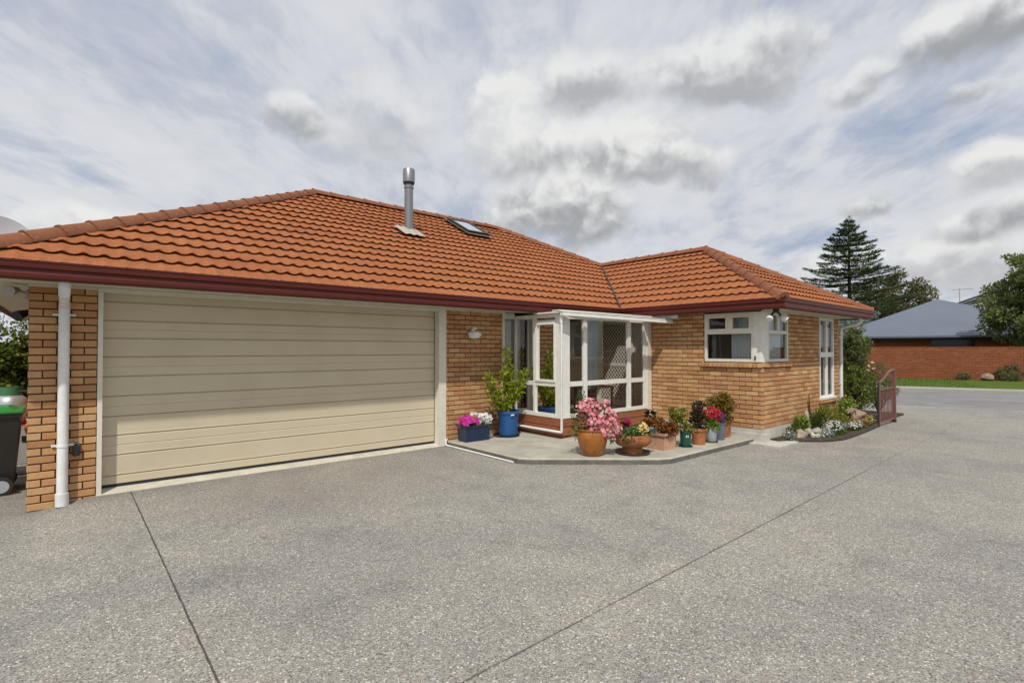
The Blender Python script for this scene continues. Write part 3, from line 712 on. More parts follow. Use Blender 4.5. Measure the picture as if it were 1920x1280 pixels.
# flue
fx, fy, fz = 6.21, 2.64, 4.36
mb = MB(); mb.lathe([(.098, 0), (.098, 1.03), (.112, 1.035), (.112, 1.06), (.098, 1.065), (.098, 1.15)], (fx, fy, fz), 28); fl = mb.build('flue', 'steel', H, smooth=True)
mb = MB(); mb.lathe([(.10, 1.145), (.135, 1.17), (.135, 1.45), (.12, 1.475), (.0, 1.475)], (fx, fy, fz), 28); mb.build('cowl', 'steel', fl, smooth=True)
mb = MB(); mb.lathe([(.115, 1.12), (.125, 1.15), (.125, 1.171), (.1, 1.175)], (fx, fy, fz), 28); mb.build('cowl_band', 'black', fl)
mb = MB(); rg = random.Random(5); vs = []; N = 12; Mm = 10
for i in range(N + 1):
    for j in range(Mm + 1):
        uu = -.30 + .60 * i / N; vv = -.32 + .54 * j / Mm
        ed = 1 - max(abs(uu) / .36, abs(vv + .03) / .31)
        x, y = fx + uu, fy + vv
        if ed < .05: x += rg.uniform(-.012, .012); y += rg.uniform(-.012, .012)
        z = EZ + (y + .68) * TP + .065 + .012 * math.cos(2 * math.pi * (x + .63) / .181) + max(0, .10 - math.hypot(uu, vv) * .5) * 1.0
        vs.append((x, y, z))
mb.add(vs, [(i * (Mm + 1) + j, (i + 1) * (Mm + 1) + j, (i + 1) * (Mm + 1) + j + 1, i * (Mm + 1) + j + 1) for i in range(N) for j in range(Mm)]); mb.build('flue_flashing', 'lead', fl, smooth=True)
# skylight
def onroof(x, y, h): n_ = Vector((0, -TP, 1)).normalized(); return Vector((x, y, EZ + (y + .68) * TP)) + n_ * h
def slab(mb, x0, x1, y0, y1, h0, h1, mi=0):
    q = [(x0, y0), (x1, y0), (x1, y1), (x0, y1)]; mb.add([onroof(x, y, h0) for x, y in q] + [onroof(x, y, h1) for x, y in q], [(0, 3, 2, 1), (4, 5, 6, 7), (0, 1, 5, 4), (1, 2, 6, 5), (2, 3, 7, 6), (3, 0, 4, 7)], mi)
sk = thing('skylight', '', '', (8.8, 3.9, 5)); 
for k_ in ('label', 'category'): del sk[k_]
sk.parent = H; sk.matrix_parent_inverse = Matrix.Translation(-Vector(wloc(H)))
sk.location = (0, 0, 0); sk.matrix_parent_inverse = Matrix.Translation(Vector((3.8, .9, 5)))
a0, a1, b0, b1 = 8.40, 9.12, 3.40, 4.42
mb = MB(); w_ = .06
slab(mb, a0, a1, b0, b0 + w_, .02, .12); slab(mb, a0, a1, b1 - w_, b1, .02, .12); slab(mb, a0, a0 + w_, b0 + w_, b1 - w_, .02, .12); slab(mb, a1 - w_, a1, b0 + w_, b1 - w_, .02, .12)
mb.build('skylight_frame', mat('skylight_metal', (.035, .04, .035), .4, .3), sk)
mb = MB(); slab(mb, a0 - .07, a1 + .07, b0 - .12, b1 + .07, .055, .062); mb.build('skylight_flashing', mat('skylight_flash', (.16, .13, .10), .5, .3), sk)
mb = MB(); slab(mb, a0 + w_, a1 - w_, b0 + w_, b1 - w_, .09, .10); mb.build('skylight_pane', mat('skylight_glass', (.80, .84, .90), .06, .9), sk)

# ---- downpipes
mb = MB(); mb.tube([(.30, -.56, 2.46), (.30, -.56, 2.36), (.30, -.50, 2.30)], .050, 20); mb.tube([(.30, -.53, 2.33), (.30, -.20, 2.26), (.30, -.075, 2.19), (.30, -.072, 2.1), (.30, -.072, .04)], [.045, .045, .048, .05, .05], 20)
mb.tube([(.30, -.072, .10), (.30, -.072, -.04)], .062, 20)
dp = mb.build('downpipe', 'pvc', H, smooth=True)
for z in (2.10, .62):
    mb = MB(); mb.box(.20, .40, -.026, -.012, z, z + .025); mb.tube([(.30, -.072, z), (.30, -.072, z + .025)], .056, 20); mb.build('pipe_bracket', 'pvc', dp)
mb = MB(); mb.tube([(14.32, -3.98, 2.45), (14.32, -3.98, 2.36), (14.3, -3.9, 2.30), (14.28, -3.60, 2.24), (14.28, -3.58, 2.15), (14.28, -3.58, .1)], .042, 14)
d2 = mb.build('downpipe', 'pvc', H, smooth=True)
for z in (2.0, .9):
    mb = MB(); mb.box(14.1, 14.28, -3.60, -3.585, z, z + .02); mb.build('pipe_bracket', 'pvc', d2)

# ---- windows (planar frames in a local u,z frame)
def wframe(name, O, u, nrm, bars, panes, parent, m='white', th=.05, inset=.0, gi=.03):
    """bars/panes: (u0,u1,z0,z1[,proud]); members as boxes, panes as thin glass"""
    O = Vector(O); u = Vector(u); nrm = Vector(nrm)
    def bx(mb, u0, u1, z0, z1, f, bk):
        P = [O + u * u0 + nrm * f, O + u * u1 + nrm * f, O + u * u1 - nrm * bk, O + u * u0 - nrm * bk]
        mb.add([(p.x, p.y, z0) for p in P] + [(p.x, p.y, z1) for p in P], [(0, 1, 5, 4), (1, 2, 6, 5), (2, 3, 7, 6), (3, 0, 4, 7), (4, 5, 6, 7), (3, 2, 1, 0)])
    w = bpy.data.objects.new(name, None); COL.objects.link(w); w.parent = parent
    loc = O + u * (panes[0][0]); w.matrix_parent_inverse = Matrix.Translation(-Vector(wloc(parent))); w.location = loc
    mb = MB()
    for i, q in enumerate(bars):
        pf = q[4] if len(q) > 4 else (i % 3) * .0015
        bx(mb, q[0], q[1], q[2], q[3], -inset + pf, inset + th)
    f = mb.build('frame', m, w)
    for q in panes:
        mb = MB(); P = [O + u * q[0] - nrm * (inset + gi), O + u * q[1] - nrm * (inset + gi)]
        mb.add([(P[0].x, P[0].y, q[2]), (P[1].x, P[1].y, q[2]), (P[1].x, P[1].y, q[3]), (P[0].x, P[0].y, q[3])], [(0, 1, 2, 3)]); mb.build('pane', 'glass', w)
    return w
# corner window, patio side: u = -Y from Y=-2.485
w1 = wframe('window', (XW, -2.485, 0), (0, -1, 0), (-1, 0, 0),
    [(0, .05, 1.485, 2.42, .006), (.05, .97, 1.485, 1.54, .004), (.05, .97, 2.37, 2.42, .004), (.05, .97, 2.02, 2.085, .004), (.93, .97, 1.54, 2.37, .007),
     (.475, .535, 2.085, 2.37, .002), (.05, .09, 2.085, 2.37, .012), (.09, .475, 2.33, 2.37, .010), (.09, .475, 2.085, 2.12, .010), (.435, .475, 2.12, 2.33, .012),
     (.535, .575, 2.085, 2.37, .012), (.575, .93, 2.33, 2.37, .010), (.575, .93, 2.085, 2.12, .010), (.89, .93, 2.12, 2.33, .012)],
    [(.05, .93, 1.54, 2.02), (.09, .435, 2.12, 2.33), (.575, .89, 2.12, 2.33)], H, 'cream')
w2 = wframe('window', (XW + .27, YW, 0), (1, 0, 0), (0, -1, 0),
    [(0, .05, 1.485, 2.42, .006), (.05, .86, 1.485, 1.54, .004), (.05, .86, 2.37, 2.42, .004), (.05, .86, 2.02, 2.085, .004), (.86, .91, 1.485, 2.42, .007), (.42, .49, 2.085, 2.37, .006)],
    [(.05, .86, 1.54, 2.02), (.05, .42, 2.085, 2.37), (.49, .86, 2.085, 2.37)], H, 'cream')
mb = MB()
for i in range(5):      # vertical board corner panel
    y1 = -3.457 - i * .0292; mb.box(XW - .007, XW + .05, y1 - .0272, y1, 1.486, 2.419)
mb.box(XW + .004, XW + .05, -3.60, -3.456, 1.486, 2.42)
mb.box(XW - .003, XW + .27, YW - .006, YW + .05, 1.485, 2.42); mb.build('corner_panel', 'white', H)
mb = MB(); mb.box(XW - .02, XW - .008, -3.50, -3.478, 1.52, 1.60); mb.build('window_latch', 'black', H)
# brick sills
mb = MB(); yy = -2.42
while yy > -3.62:
    y0 = max(yy - .076, -3.64); mb.add([(XW - .045, yy, 1.385), (XW + .1, yy, 1.40), (XW + .1, y0, 1.40), (XW - .045, y0, 1.385), (XW - .045, yy, 1.455), (XW + .1, yy, 1.483), (XW + .1, y0, 1.483), (XW - .045, y0, 1.455)],
        [(0, 1, 2, 3), (4, 7, 6, 5), (0, 4, 5, 1), (1, 5, 6, 2), (2, 6, 7, 3), (3, 7, 4, 0)]); yy -= .086
xx = XW + .0
while xx < 11.24:
    x1_ = xx + .076; mb.box(max(xx, XW + .101), x1_, YW - .045, YW + .1, 1.392, 1.472) if x1_ > XW + .12 else None; xx += .086
mb.build('brick_sill', 'brick', H); mb = MB()
xx = 12.80
while xx < 13.8:
    mb.box(xx, xx + .076, YW - .05, YW + .1, .545, .615); xx += .086
mb.build('brick_sill', 'brick', H)
tw = wframe('window', (12.865, YW, 0), (1, 0, 0), (0, -1, 0),
    [(0, .05, .63, 2.42, .006), (.82, .87, .63, 2.42, .006), (.05, .82, .63, .70, .004), (.05, .82, 2.36, 2.42, .004), (.05, .82, 1.55, 1.66, .010), (.39, .48, .70, 1.55, .006), (.39, .48, 1.66, 2.36, .006)],
    [(.05, .39, .70, 1.55), (.48, .82, .70, 1.55), (.05, .39, 1.66, 2.36), (.48, .82, 1.66, 2.36)], H, 'white')
mb = MB(); mb.box(12.84, 13.75, YW - .06, YW - .002, .617, .665); mb.build('window_sill', 'white', H)

# ---- sunroom (glazed bay)
BX, BY, BZ = 7.2, -1.22, .09
S = bpy.data.objects.new('sunroom', None); COL.objects.link(S); S.parent = H; S.matrix_parent_inverse = Matrix.Translation(-Vector(wloc(H))); S.location = (BX, BY, 0)
mb = MB(); T1, T0 = 2.39, .45
# left face members (plane X=BX, y along)
def fl_(y0, y1, z0, z1, pr=0.0): mb.box(BX - pr, BX + .055, y0, y1, z0, z1)
fl_(.06, .12, T0, T1); fl_(-.525, -.465, T0 + .07, T1 - .07, .003); fl_(-1.22, -1.065, T0 + .07, T1 - .07, .004); fl_(-1.22, .06, T0, T0 + .07, .008); fl_(-1.22, .06, T1 - .07, T1, .006)
fl_(-.46, .06, 1.03, 1.11); fl_(-1.065, -.525, 1.03, 1.11); fl_(-1.065, -.525, 2.24, 2.275)
# sash
for q in ((-.57, -.526, 1.111, 2.24), (-1.063, -1.03, 1.111, 2.24), (-1.03, -.57, 1.111, 1.15), (-1.03, -.57, 2.19, 2.239)): mb.box(BX - .018, BX + .03, *q)
# front face (plane Y=BY, x along)
def ff(x0_, x1_, z0, z1, pr=0.0): mb.box(x0_, x1_, BY - pr, BY + .055, z0, z1)
ff(BX + .056, 7.42, T0 + .07, T1 - .07, .003); ff(7.81, 7.91, T0 + .07, T1 - .07, .003); ff(9.18, 9.29, T0 + .07, T1 - .07, .003); ff(9.74, 9.86, T0 + .07, T1 - .07, .004)
ff(BX + .056, 9.86, T0, T0 + .07, .012); ff(BX + .056, 9.86, T1 - .10, T1, .006)
for a, b in ((7.42, 7.79), (7.93, 9.16), (9.31, 9.74)): ff(a, b, 1.03, 1.12)
mb.build('frame', 'white', S)
mb = MB(); mb.box(9.862, 9.995, BY - .02, BY + .06, .2, 2.40); mb.build('side_post', 'cream', S); mb = MB(); mb.box(6.8, 6.86, -.01, .10, .09, 2.45); mb.build('side_post', 'cream', S)
def gl(q):
    m_ = MB(); m_.add(q, [(0, 1, 2, 3)]); m_.build('pane', 'glass', S)
for (a, b, c, e_) in ((-.46, .06, .52, 1.03), (-.46, .06, 1.11, 2.32), (-1.065, -.525, .52, 1.03), (-1.03, -.57, 1.15, 2.19), (-1.065, -.525, 2.275, 2.32)):
    gl([(BX + .025, a, c), (BX + .025, b, c), (BX + .025, b, e_), (BX + .025, a, e_)])
for (a, b) in ((7.42, 7.79), (7.93, 9.16), (9.31, 9.74)):
    gl([(a, BY + .025, .52), (b, BY + .025, .52), (b, BY + .025, 1.03), (a, BY + .025, 1.03)]); gl([(a, BY + .025, 1.12), (b, BY + .025, 1.12), (b, BY + .025, 2.29), (a, BY + .025, 2.29)])
gl([(6.90, .10, .52), (7.2, .10, .52), (7.2, .10, 2.33), (6.90, .10, 2.33)])
mb = MB(); mb.box(6.861, 7.199, .085, .13, 2.33, 2.452); mb.box(6.861, 6.899, .085, .13, .52, 2.329); mb.box(6.861, 7.199, .085, .13, .451, .519); mb.box(6.90, 7.199, .086, .129, 1.03, 1.10); mb.build('side_frame', 'white', S)
mb = MB(); mb.box(6.905, 7.19, .19, .20, .5, 2.40); mb.build('blind', 'cream', S)
mb = MB(); mb.box(6.861, 7.25, .085, .125, .09, .45); mb.build('sill_panel', 'cream', S)
# timber cladding
mb = MB()
for (z0, z1, pr) in ((.302, .449, .0), (.142, .290, .014), (.03, .128, -.03)):
    mb.box(BX - pr, BX + .06, BY + .06 + .0, .08, z0, z1); mb.box(BX - pr, 9.93, BY - pr, BY + .06 - .001, z0, z1)
mb.build('cladding', 'wood', S)
mb = MB(); mb.box(BX + .06, 9.9, BY + .06, 1.6, .40, .44); mb.build('sunroom_floor', 'floorint', S)
# inside: brick back wall, door wall, ceiling
mb = MB(); bricks(mb, (7.27, 1.5, 0), (1, 0, 0), (0, -1, 0), [(0, 1.4, .44, 2.45)], seed=9, depth=.05); bricks(mb, (7.0, 0.13, 0), (0, 1, 0), (1, 0, 0), [(0, 1.37, .0, 2.45)], seed=10, depth=.05)
mb.build('inner_brick_wall', ['brick', 'mortar'], S)
mb = MB(); mb.box(8.68, 9.98, 1.5, 1.55, .44, 2.45); mb.box(9.985, 10.12, -1.16, 1.5, .44, 2.45); mb.build('inner_lining', 'interior', S)
mb = MB()
mb.add([(6.9, -.0, 2.47), (10.0, 0, 2.47), (10, 1.6, 2.47), (6.9, 1.6, 2.47)], [(0, 1, 2, 3)])
mb.build('ceiling', 'white', S)
# screen door on the wing wall
sd_ = bpy.data.objects.new('screen_door', None); COL.objects.link(sd_); sd_.parent = S; sd_.matrix_parent_inverse = Matrix.Translation(-Vector(wloc(S))); sd_.location = (9.97, .2, .44)
mb = MB()
mb.box(9.955, 9.984, -.67, -.61, .44, 2.38); mb.box(9.955, 9.984, .15, .23, .44, 2.38); mb.box(9.956, 9.984, -.61, .15, 2.30, 2.38); mb.box(9.956, 9.984, -.61, .15, .44, .56); mb.box(9.956, 9.984, -.61, .15, 1.34, 1.40)
mb.box(9.93, 9.984, .235, .35, .44, 2.43); mb.box(9.93, 9.984, -.79, -.675, .44, 2.43); mb.box(9.931, 9.984, -.675, .235, 2.385, 2.43)
mb.build('door_frame', 'cream', sd_)
mb = MB(); mb.box(9.979, 9.983, -.61, .15, .56, 2.30); mb.build('door_panel', 'fascia', sd_)
mb = MB(); st = .085
for sg in (1, -1):
    t0 = -3.0
    while t0 < 3:
        pts = []
        for k_ in range(0, 41):
            y = -.61 + .76 * k_ / 40; z = .56 + (t0 + sg * (y + .61) * 1.25)
            if .56 < z < 2.30: pts.append((y, z))
        if len(pts) > 1:
            (y0, z0), (y1, z1) = pts[0], pts[-1]; L_ = math.hypot(y1 - y0, z1 - z0); ny, nz = -(z1 - z0) / L_ * .009, (y1 - y0) / L_ * .009
            xx_ = 9.966 if sg > 0 else 9.9655
            mb.add([(xx_, y0 + ny, z0 + nz), (xx_, y0 - ny, z0 - nz), (xx_, y1 - ny, z1 - nz), (xx_, y1 + ny, z1 + nz), (xx_ + .004, y0 + ny, z0 + nz), (xx_ + .004, y0 - ny, z0 - nz), (xx_ + .004, y1 - ny, z1 - nz), (xx_ + .004, y1 + ny, z1 + nz)],
                   [(0, 1, 2, 3), (4, 7, 6, 5), (0, 4, 5, 1), (2, 6, 7, 3), (1, 5, 6, 2), (3, 7, 4, 0)])
        t0 += .105
mb.build('diamond_mesh', 'cream', sd_)
# canopy: clear roof sheets with white flashings, gutter, pipe
mb = MB()
def quadbar(a, b, w, h, mi=0):
    a = Vector(a); b = Vector(b); dd = (b - a).normalized(); s_ = dd.cross(Vector((0, 0, 1))).normalized() * (w / 2); u_ = Vector((0, 0, h))
    mb.add([a - s_, a + s_, b + s_, b - s_, a - s_ + u_, a + s_ + u_, b + s_ + u_, b - s_ + u_], [(0, 3, 2, 1), (4, 5, 6, 7), (0, 1, 5, 4), (1, 2, 6, 5), (2, 3, 7, 6), (3, 0, 4, 7)], mi)
quadbar((7.08, -1.34, 2.335), (9.92, -1.79, 2.265), .09, .055)
quadbar((7.08, -1.31, 2.402), (9.90, -1.76, 2.332), .13, .012)
for (a, b, z) in (((7.10, -1.16), (8.3, -1.28), 2.428), ((8.25, -1.24), (9.0, -1.36), 2.418), ((8.95, -1.33), (9.6, -1.46), 2.405)): quadbar((a[0], a[1], z), (b[0], b[1], z - .012), .18, .018)
mb.box(9.86, 9.93, -1.95, -.70, 2.355, 2.43)
mb.box(7.10, 7.23, -1.23, -.60, 2.392, 2.415)
cn = mb.build('canopy_flashing', 'white', S)
mb = MB(); mb.add([(7.22, -.62, 2.425), (9.86, -.62, 2.425), (9.86, -1.72, 2.35), (7.22, -1.28, 2.408)], [(0, 1, 2, 3)]); mb.build('canopy_sheet', mat('clear_sheet', (.8, .82, .82), .4, fn=lambda t, b: b.inputs['Alpha'].__setattr__('default_value', .15)), S)
mb = MB(); pz = .215
mb.tube([(7.145, -1.275, 2.36), (7.145, -1.275, 2.20)], .034, 14); mb.tube([(7.145, -1.275, 2.33), (7.145, -1.275, pz + .03), (7.145, -1.26, pz), (7.14, -1.2, pz), (7.14, .08, pz)], .024, 14)
mb.build('sunroom_downpipe', 'pvc', S, smooth=True)
# garage corner trims, lights
wl = thing('wall_light', 'small white bulkhead lamp on the brick wall above the lemon bush', 'wall lamp', (6.05, -.02, 2.0))
mb = MB(); mb.ball((6.10, -.035, 2.115), .055, 16, sc_=(1, .7, .7)); mb.box(6.02, 6.10, -.05, -.004, 2.03, 2.09, bev=.01)
mb.lathe([(.0, .0), (.06, .0), (.12, -.03), (.13, -.06), (.128, -.075)], (6.05, -.10, 2.06), 20); o = mb.build('lamp_hood', 'white', wl, smooth=True)
mb = MB(); mb.lathe([(.12, -.072), (.105, -.12), (.07, -.14), (0, -.145)], (6.05, -.10, 2.06), 20); mb.build('lamp_lens', 'lamp', wl, smooth=True)
ml = thing('spotlight', 'twin white spotlights on black arms under the eave at the wing corner', 'spotlight', (9.83, -3.95, 2.44))
cx_, cy_ = 9.86, -3.92
mb = MB(); mb.tube([(cx_, cy_, 2.452), (cx_, cy_, 2.40)], .055, 16); mb.tube([(cx_, cy_, 2.41), (cx_ - .09, cy_ + .07, 2.31)], .020, 10); mb.tube([(cx_, cy_, 2.41), (cx_ + .09, cy_ - .06, 2.31)], .020, 10)
mb.build('mount', 'black', ml, smooth=True)
for (p0, p1) in (((cx_ - .08, cy_ + .06, 2.315), (cx_ - .16, cy_ + .05, 2.25)), ((cx_ + .08, cy_ - .05, 2.315), (cx_ + .10, cy_ - .14, 2.235))):
    mb = MB(); a = Vector(p0); b = Vector(p1); mb.tube([a, a.lerp(b, .3), a.lerp(b, .8), b], [.022, .045, .058, .05], 16); mb.build('lamp_head', 'white', ml, smooth=True)
sl = thing('security_light', 'small grey floodlight under the left eave beside the brick pillar', 'floodlight', (-.12, .25, 2.4))
mb = MB(); mb.box(-.03, -.004, .18, .28, 2.3, 2.4, bev=.008); mb.tube([(-.02, .23, 2.36), (-.12, .20, 2.38)], .016, 8); mb.build('mount', 'greymetal', sl)
mb = MB(); mb.tube([(-.10, .2, 2.39), (-.15, .12, 2.37), (-.17, .06, 2.36)], [.03, .055, .06], 14); mb.build('lamp_head', 'greymetal', sl, smooth=True)
s2 = thing('security_light', 'black sensor lamp farther back on the left side wall', 'floodlight', (-.08, 2.0, 2.2))
mb = MB(); mb.box(-.05, -.006, 1.95, 2.05, 2.2, 2.3, bev=.01); mb.build('mount', 'black', s2)
mb = MB(); mb.tube([(-.05, 2.0, 2.25), (-.16, 1.95, 2.20), (-.2, 1.9, 2.17)], [.03, .06, .07], 14); mb.build('lamp_head', 'black', s2, smooth=True)
ks = thing('padlock_box', 'black key safe hanging beside the white downpipe on the pillar', 'key safe', (.40, -.03, .6))
mb = MB(); mb.box(.385, .455, -.045, -.006, .50, .615, bev=.012); mb.build('body', 'black', ks)
mb = MB(); mb.tube([(.40, -.025, .61), (.40, -.025, .655), (.42, -.025, .672), (.44, -.025, .655), (.44, -.025, .61)], .006, 8); mb.build('shackle', 'steel', ks)
# conduit lying at the patio edge
mb = MB(); mb.tube([(5.50, -.03, .11), (5.47, -.03, .105), (5.465, -.04, .03), (5.465, -.06, .018), (5.462, -1.88, .018)], .014, 10)
tag(mb.build('conduit', 'pvc', smooth=True), 'thin white pipe lying along the edge of the concrete patio', 'pipe')
# satellite dish behind the roof
sdh = thing('satellite_dish', 'grey satellite dish showing above the left hip of the roof', 'satellite dish', (-.95, 8.6, 0))
mb = MB(); mb.tube([(-.95, 8.6, -.1), (-.95, 8.6, 4.2)], .03, 10); mb.build('mast', 'greymetal', sdh)
mb = MB(); vs = []; fs = []
axis = Vector((.35, -1, .5)).normalized(); aa = axis.orthogonal().normalized(); bb = axis.cross(aa); c0 = Vector((-.85, 8.4, 4.12)); NR = 8; NS = 32
for i in range(NR + 1):
    rr = .62 * i / NR
    for j in range(NS): an = 2 * math.pi * j / NS; vs.append(c0 + (aa * math.cos(an) + bb * math.sin(an)) * rr + axis * (rr * rr * .35))
for i in range(NR):
    for j in range(NS): k_ = (j + 1) % NS; fs.append((i * NS + j, i * NS + k_, (i + 1) * NS + k_, (i + 1) * NS + j))
mb.add(vs, fs); mb.build('dish', 'dishgrey', sdh, smooth=True)

# ---- interior furnishing seen through the glass
def drape(name, O, u, w, z0, z1, m, label, amp=.02, n=9, pinch=None, seed=1):
    rg = random.Random(seed); O = Vector(O); u = Vector(u).normalized(); nr = Vector((-u.y, u.x, 0)); mb = MB(); vs = []; NX = n * 6; NZ = 10
    ph = [rg.uniform(-.4, .4) for _ in range(n + 2)]
    for j in range(NZ + 1):
        t_ = j / NZ; z = z0 + (z1 - z0) * t_
        for i in range(NX + 1):
            s_ = i / NX; ww = s_ * w
            if pinch: k_ = 1 - pinch * math.exp(-((t_ - .35) / .25) ** 2); ww = w * (s_ * k_ + (1 - k_) * .75)
            p = O + u * ww + nr * (amp * math.sin(2 * math.pi * s_ * n + ph[int(s_ * n)])); vs.append((p.x, p.y, z))
    mb.add(vs, [(j * (NX + 1) + i, j * (NX + 1) + i + 1, (j + 1) * (NX + 1) + i + 1, (j + 1) * (NX + 1) + i) for j in range(NZ) for i in range(NX)])
    return tag(mb.build(name, m, smooth=True), label, 'curtain', 'curtains behind the windows')
drape('curtain', (7.88, -1.12, 0), (1, 0, 0), .48, .95, 2.36, 'curtain', 'pale blue net curtain gathered inside the sunroom', pinch=.35, seed=2)
drape('curtain', (8.38, -1.09, 0), (1, 0, 0), .14, 1.0, 2.36, 'curtaincream', 'narrow cream drape beside the net curtain in the sunroom', n=3, seed=3)
drape('curtain', (10.24, -3.42, 0), (0, 1, 0), .5, 1.5, 2.40, 'curtain', 'net curtain at the patio side of the corner window', n=8, seed=4, amp=.015)
drape('curtain', (10.50, -3.50, 0), (1, 0, 0), .55, 1.5, 2.40, 'curtain', 'net curtain behind the street side of the corner window', n=8, seed=5, amp=.015)
drape('curtain', (12.9, -3.49, 0), (1, 0, 0), .36, .62, 2.40, 'curtain', 'left pale curtain behind the tall narrow window', n=6, seed=6, amp=.015)
drape('curtain', (13.38, -3.49, 0), (1, 0, 0), .34, .62, 2.40, 'curtain', 'right pale curtain behind the tall narrow window', n=6, seed=7, amp=.015)
mb = MB(); mb.box(10.21, 13.9, -1.3, -1.25, .2, 2.46); mb.box(13.6, 13.65, -3.4, -1.31, .2, 2.46) if False else None; mb.box(12.0, 12.05, -3.38, -1.31, .2, 2.46); mb.box(13.92, 13.97, -3.38, -1.31, .2, 2.46)
mb.box(10.21, 13.9, -3.38, -1.31, .2, .24); mb.build('room_partition', 'interiord', H)
ch = thing('chair', 'dark chair back silhouetted inside the corner window', 'chair', (10.55, -2.95, .24))
mb = MB(); mb.box(10.42, 10.47, -3.12, -2.86, 1.15, 1.66, bev=.02); mb.build('backrest', 'black', ch)
mb = MB(); mb.box(10.42, 10.85, -3.12, -2.86, .66, .70, bev=.01); mb.build('seat', 'black', ch)
for (x, y) in ((10.44, -3.1), (10.44, -2.88), (10.83, -3.1), (10.83, -2.88)):
    mb = MB(); mb.box(x - .015, x + .015, y - .015, y + .015, .24, .66 if x > 10.5 else 1.2); mb.build('leg', 'black', ch)
tb = thing('side_table', 'small brown table standing inside the sunroom', 'table', (8.75, -.75, .44))
mb = MB(); mb.box(8.3, 9.0, -1.0, -.5, .93, .96); mb.build('tabletop', 'wood', tb)
for (x, y) in ((8.33, -.97), (8.97, -.97), (8.33, -.53), (8.97, -.53)):
    mb = MB(); mb.box(x - .02, x + .02, y - .02, y + .02, .44, .93); mb.build('leg', 'wood', tb)
ip = thing('potted_plant', 'small green plant in a glossy blue and green pot inside the sunroom', 'potted plant', (8.35, -.95, .96))
mb = MB(); mb.lathe([(.0, 0), (.09, 0), (.14, .10), (.13, .10)], (8.22, -1.02, .84 - .1 + .05), 20); mb.lathe([(.10, .10), (.15, .14), (.15, .2), (.12, .2)], (8.22, -1.02, .80), 20); mb.build('pot', 'navy', ip, smooth=True)
mb = MB(); rg = random.Random(8)
for i in range(14):
    a = rg.random() * 6.28; p0 = Vector((8.22 + .05 * math.cos(a), -1.02 + .04 * math.sin(a), 1.0)); p1 = p0 + Vector((.10 * math.cos(a), .05 * math.sin(a), rg.uniform(.15, .34))); mb.tube([p0, p0.lerp(p1, .5) + Vector((0, 0, .04)), p1], .006, 5); leaf(mb, p1, rdir(rg, .3), Vector((0, 0, 1)), .09, .05)
mb.build('foliage', 'leaf_green', ip)

# ------------------------------------------------------------------ plants in pots on the patio
def potted(name, label, cat, pos, build_pot, build_plant):
    t = thing(name, label, cat, (pos[0], pos[1], PZ), 'potted plants on the patio'); build_pot(t, pos); build_plant(t, pos); return t
def round_pot(t, pos, prof, m, seg=36, smooth=True, flute=0, fa=0.0, name='pot'):
    mb = MB(); r_in = prof[-1][0] - .015; zt = prof[-1][1]
    mb.lathe(prof + [(r_in, zt), (r_in, zt - .06)], (pos[0], pos[1], PZ), seg, flute=flute, fa=fa); mb.lathe([(0, 0), (prof[0][0], 0)], (pos[0], pos[1], PZ + .001), seg)
    o = mb.build(name, m, t, smooth=smooth)
    mb = MB(); mb.lathe([(0, zt - .035), (r_in + .003, zt - .035)], (pos[0], pos[1], PZ), 20); mb.build('potting_soil', 'soil', o); return o
def stems(mb, c, tips, r=.006, seed=0):
    rg = random.Random(seed)
    for tp in tips:
        c_ = Vector(c); tp = Vector(tp); mid = c_.lerp(tp, .5) + Vector((rg.uniform(-.03, .03), rg.uniform(-.03, .03), .02)); mb.tube([c_, mid, tp], [r, r * .8, r * .5], 6)
Z0 = PZ
# 1 navy trough with magenta and white petunias
t = thing('planter_box', 'navy blue rectangular trough of magenta and white petunias by the garage door', 'planter', (5.86, -.30, PZ), 'potted plants on the patio')
mb = MB(); a, b, c, d_ = 5.62, 6.16, -.44, -.16
mb.add([(a + .02, c + .02, Z0), (b - .02, c + .02, Z0), (b - .02, d_ - .02, Z0), (a + .02, d_ - .02, Z0), (a, c, Z0 + .27), (b, c, Z0 + .27), (b, d_, Z0 + .27), (a, d_, Z0 + .27)], [(0, 1, 5, 4), (1, 2, 6, 5), (2, 3, 7, 6), (3, 0, 4, 7), (0, 3, 2, 1)])
for q in ((a - .012, b + .012, c - .012, c + .01), (a - .012, b + .012, d_ - .01, d_ + .012), (a - .012, a + .01, c + .011, d_ - .011), (b - .01, b + .012, c + .011, d_ - .011)): mb.box(*q, Z0 + .255, Z0 + .285)
o = mb.build('trough', 'navy', t); mb = MB(); mb.box(a + .012, b - .012, c + .012, d_ - .012, Z0 + .2, Z0 + .25); mb.build('potting_soil', 'soil', o)
rg = random.Random(11); mb = MB()
for _ in range(420):
    x = rg.uniform(a, b); y = rg.uniform(c, d_); leaf(mb, Vector((x, y, Z0 + .25)), rdir(rg, .9), rdir(rg, .5), rg.uniform(.05, .09), .03)
mb.build('foliage', 'leaf_green', t)
mm, mw = MB(), MB()
for _ in range(80):
    x = rg.uniform(a - .01, a + .32); y = rg.uniform(c - .03, d_); blossom(mm, (x, y, Z0 + .30 + .09 * math.sin((x - a) / .33 * 3.1) + rg.uniform(-.05, .04)), rg.uniform(.03, .042), rg, (Vector((-.35, -.8, .6)) + rdir(rg) * .6).normalized())
for _ in range(55):
    x = rg.uniform(a + .30, b + .02); y = rg.uniform(c - .02, d_); blossom(mw, (x, y, Z0 + .33 + rg.uniform(-.07, .14)), rg.uniform(.034, .045), rg, (Vector((-.35, -.8, .6)) + rdir(rg) * .6).normalized())
mm.build('flowers', 'fl_magenta', t); mw.build('flowers', 'fl_white', t)
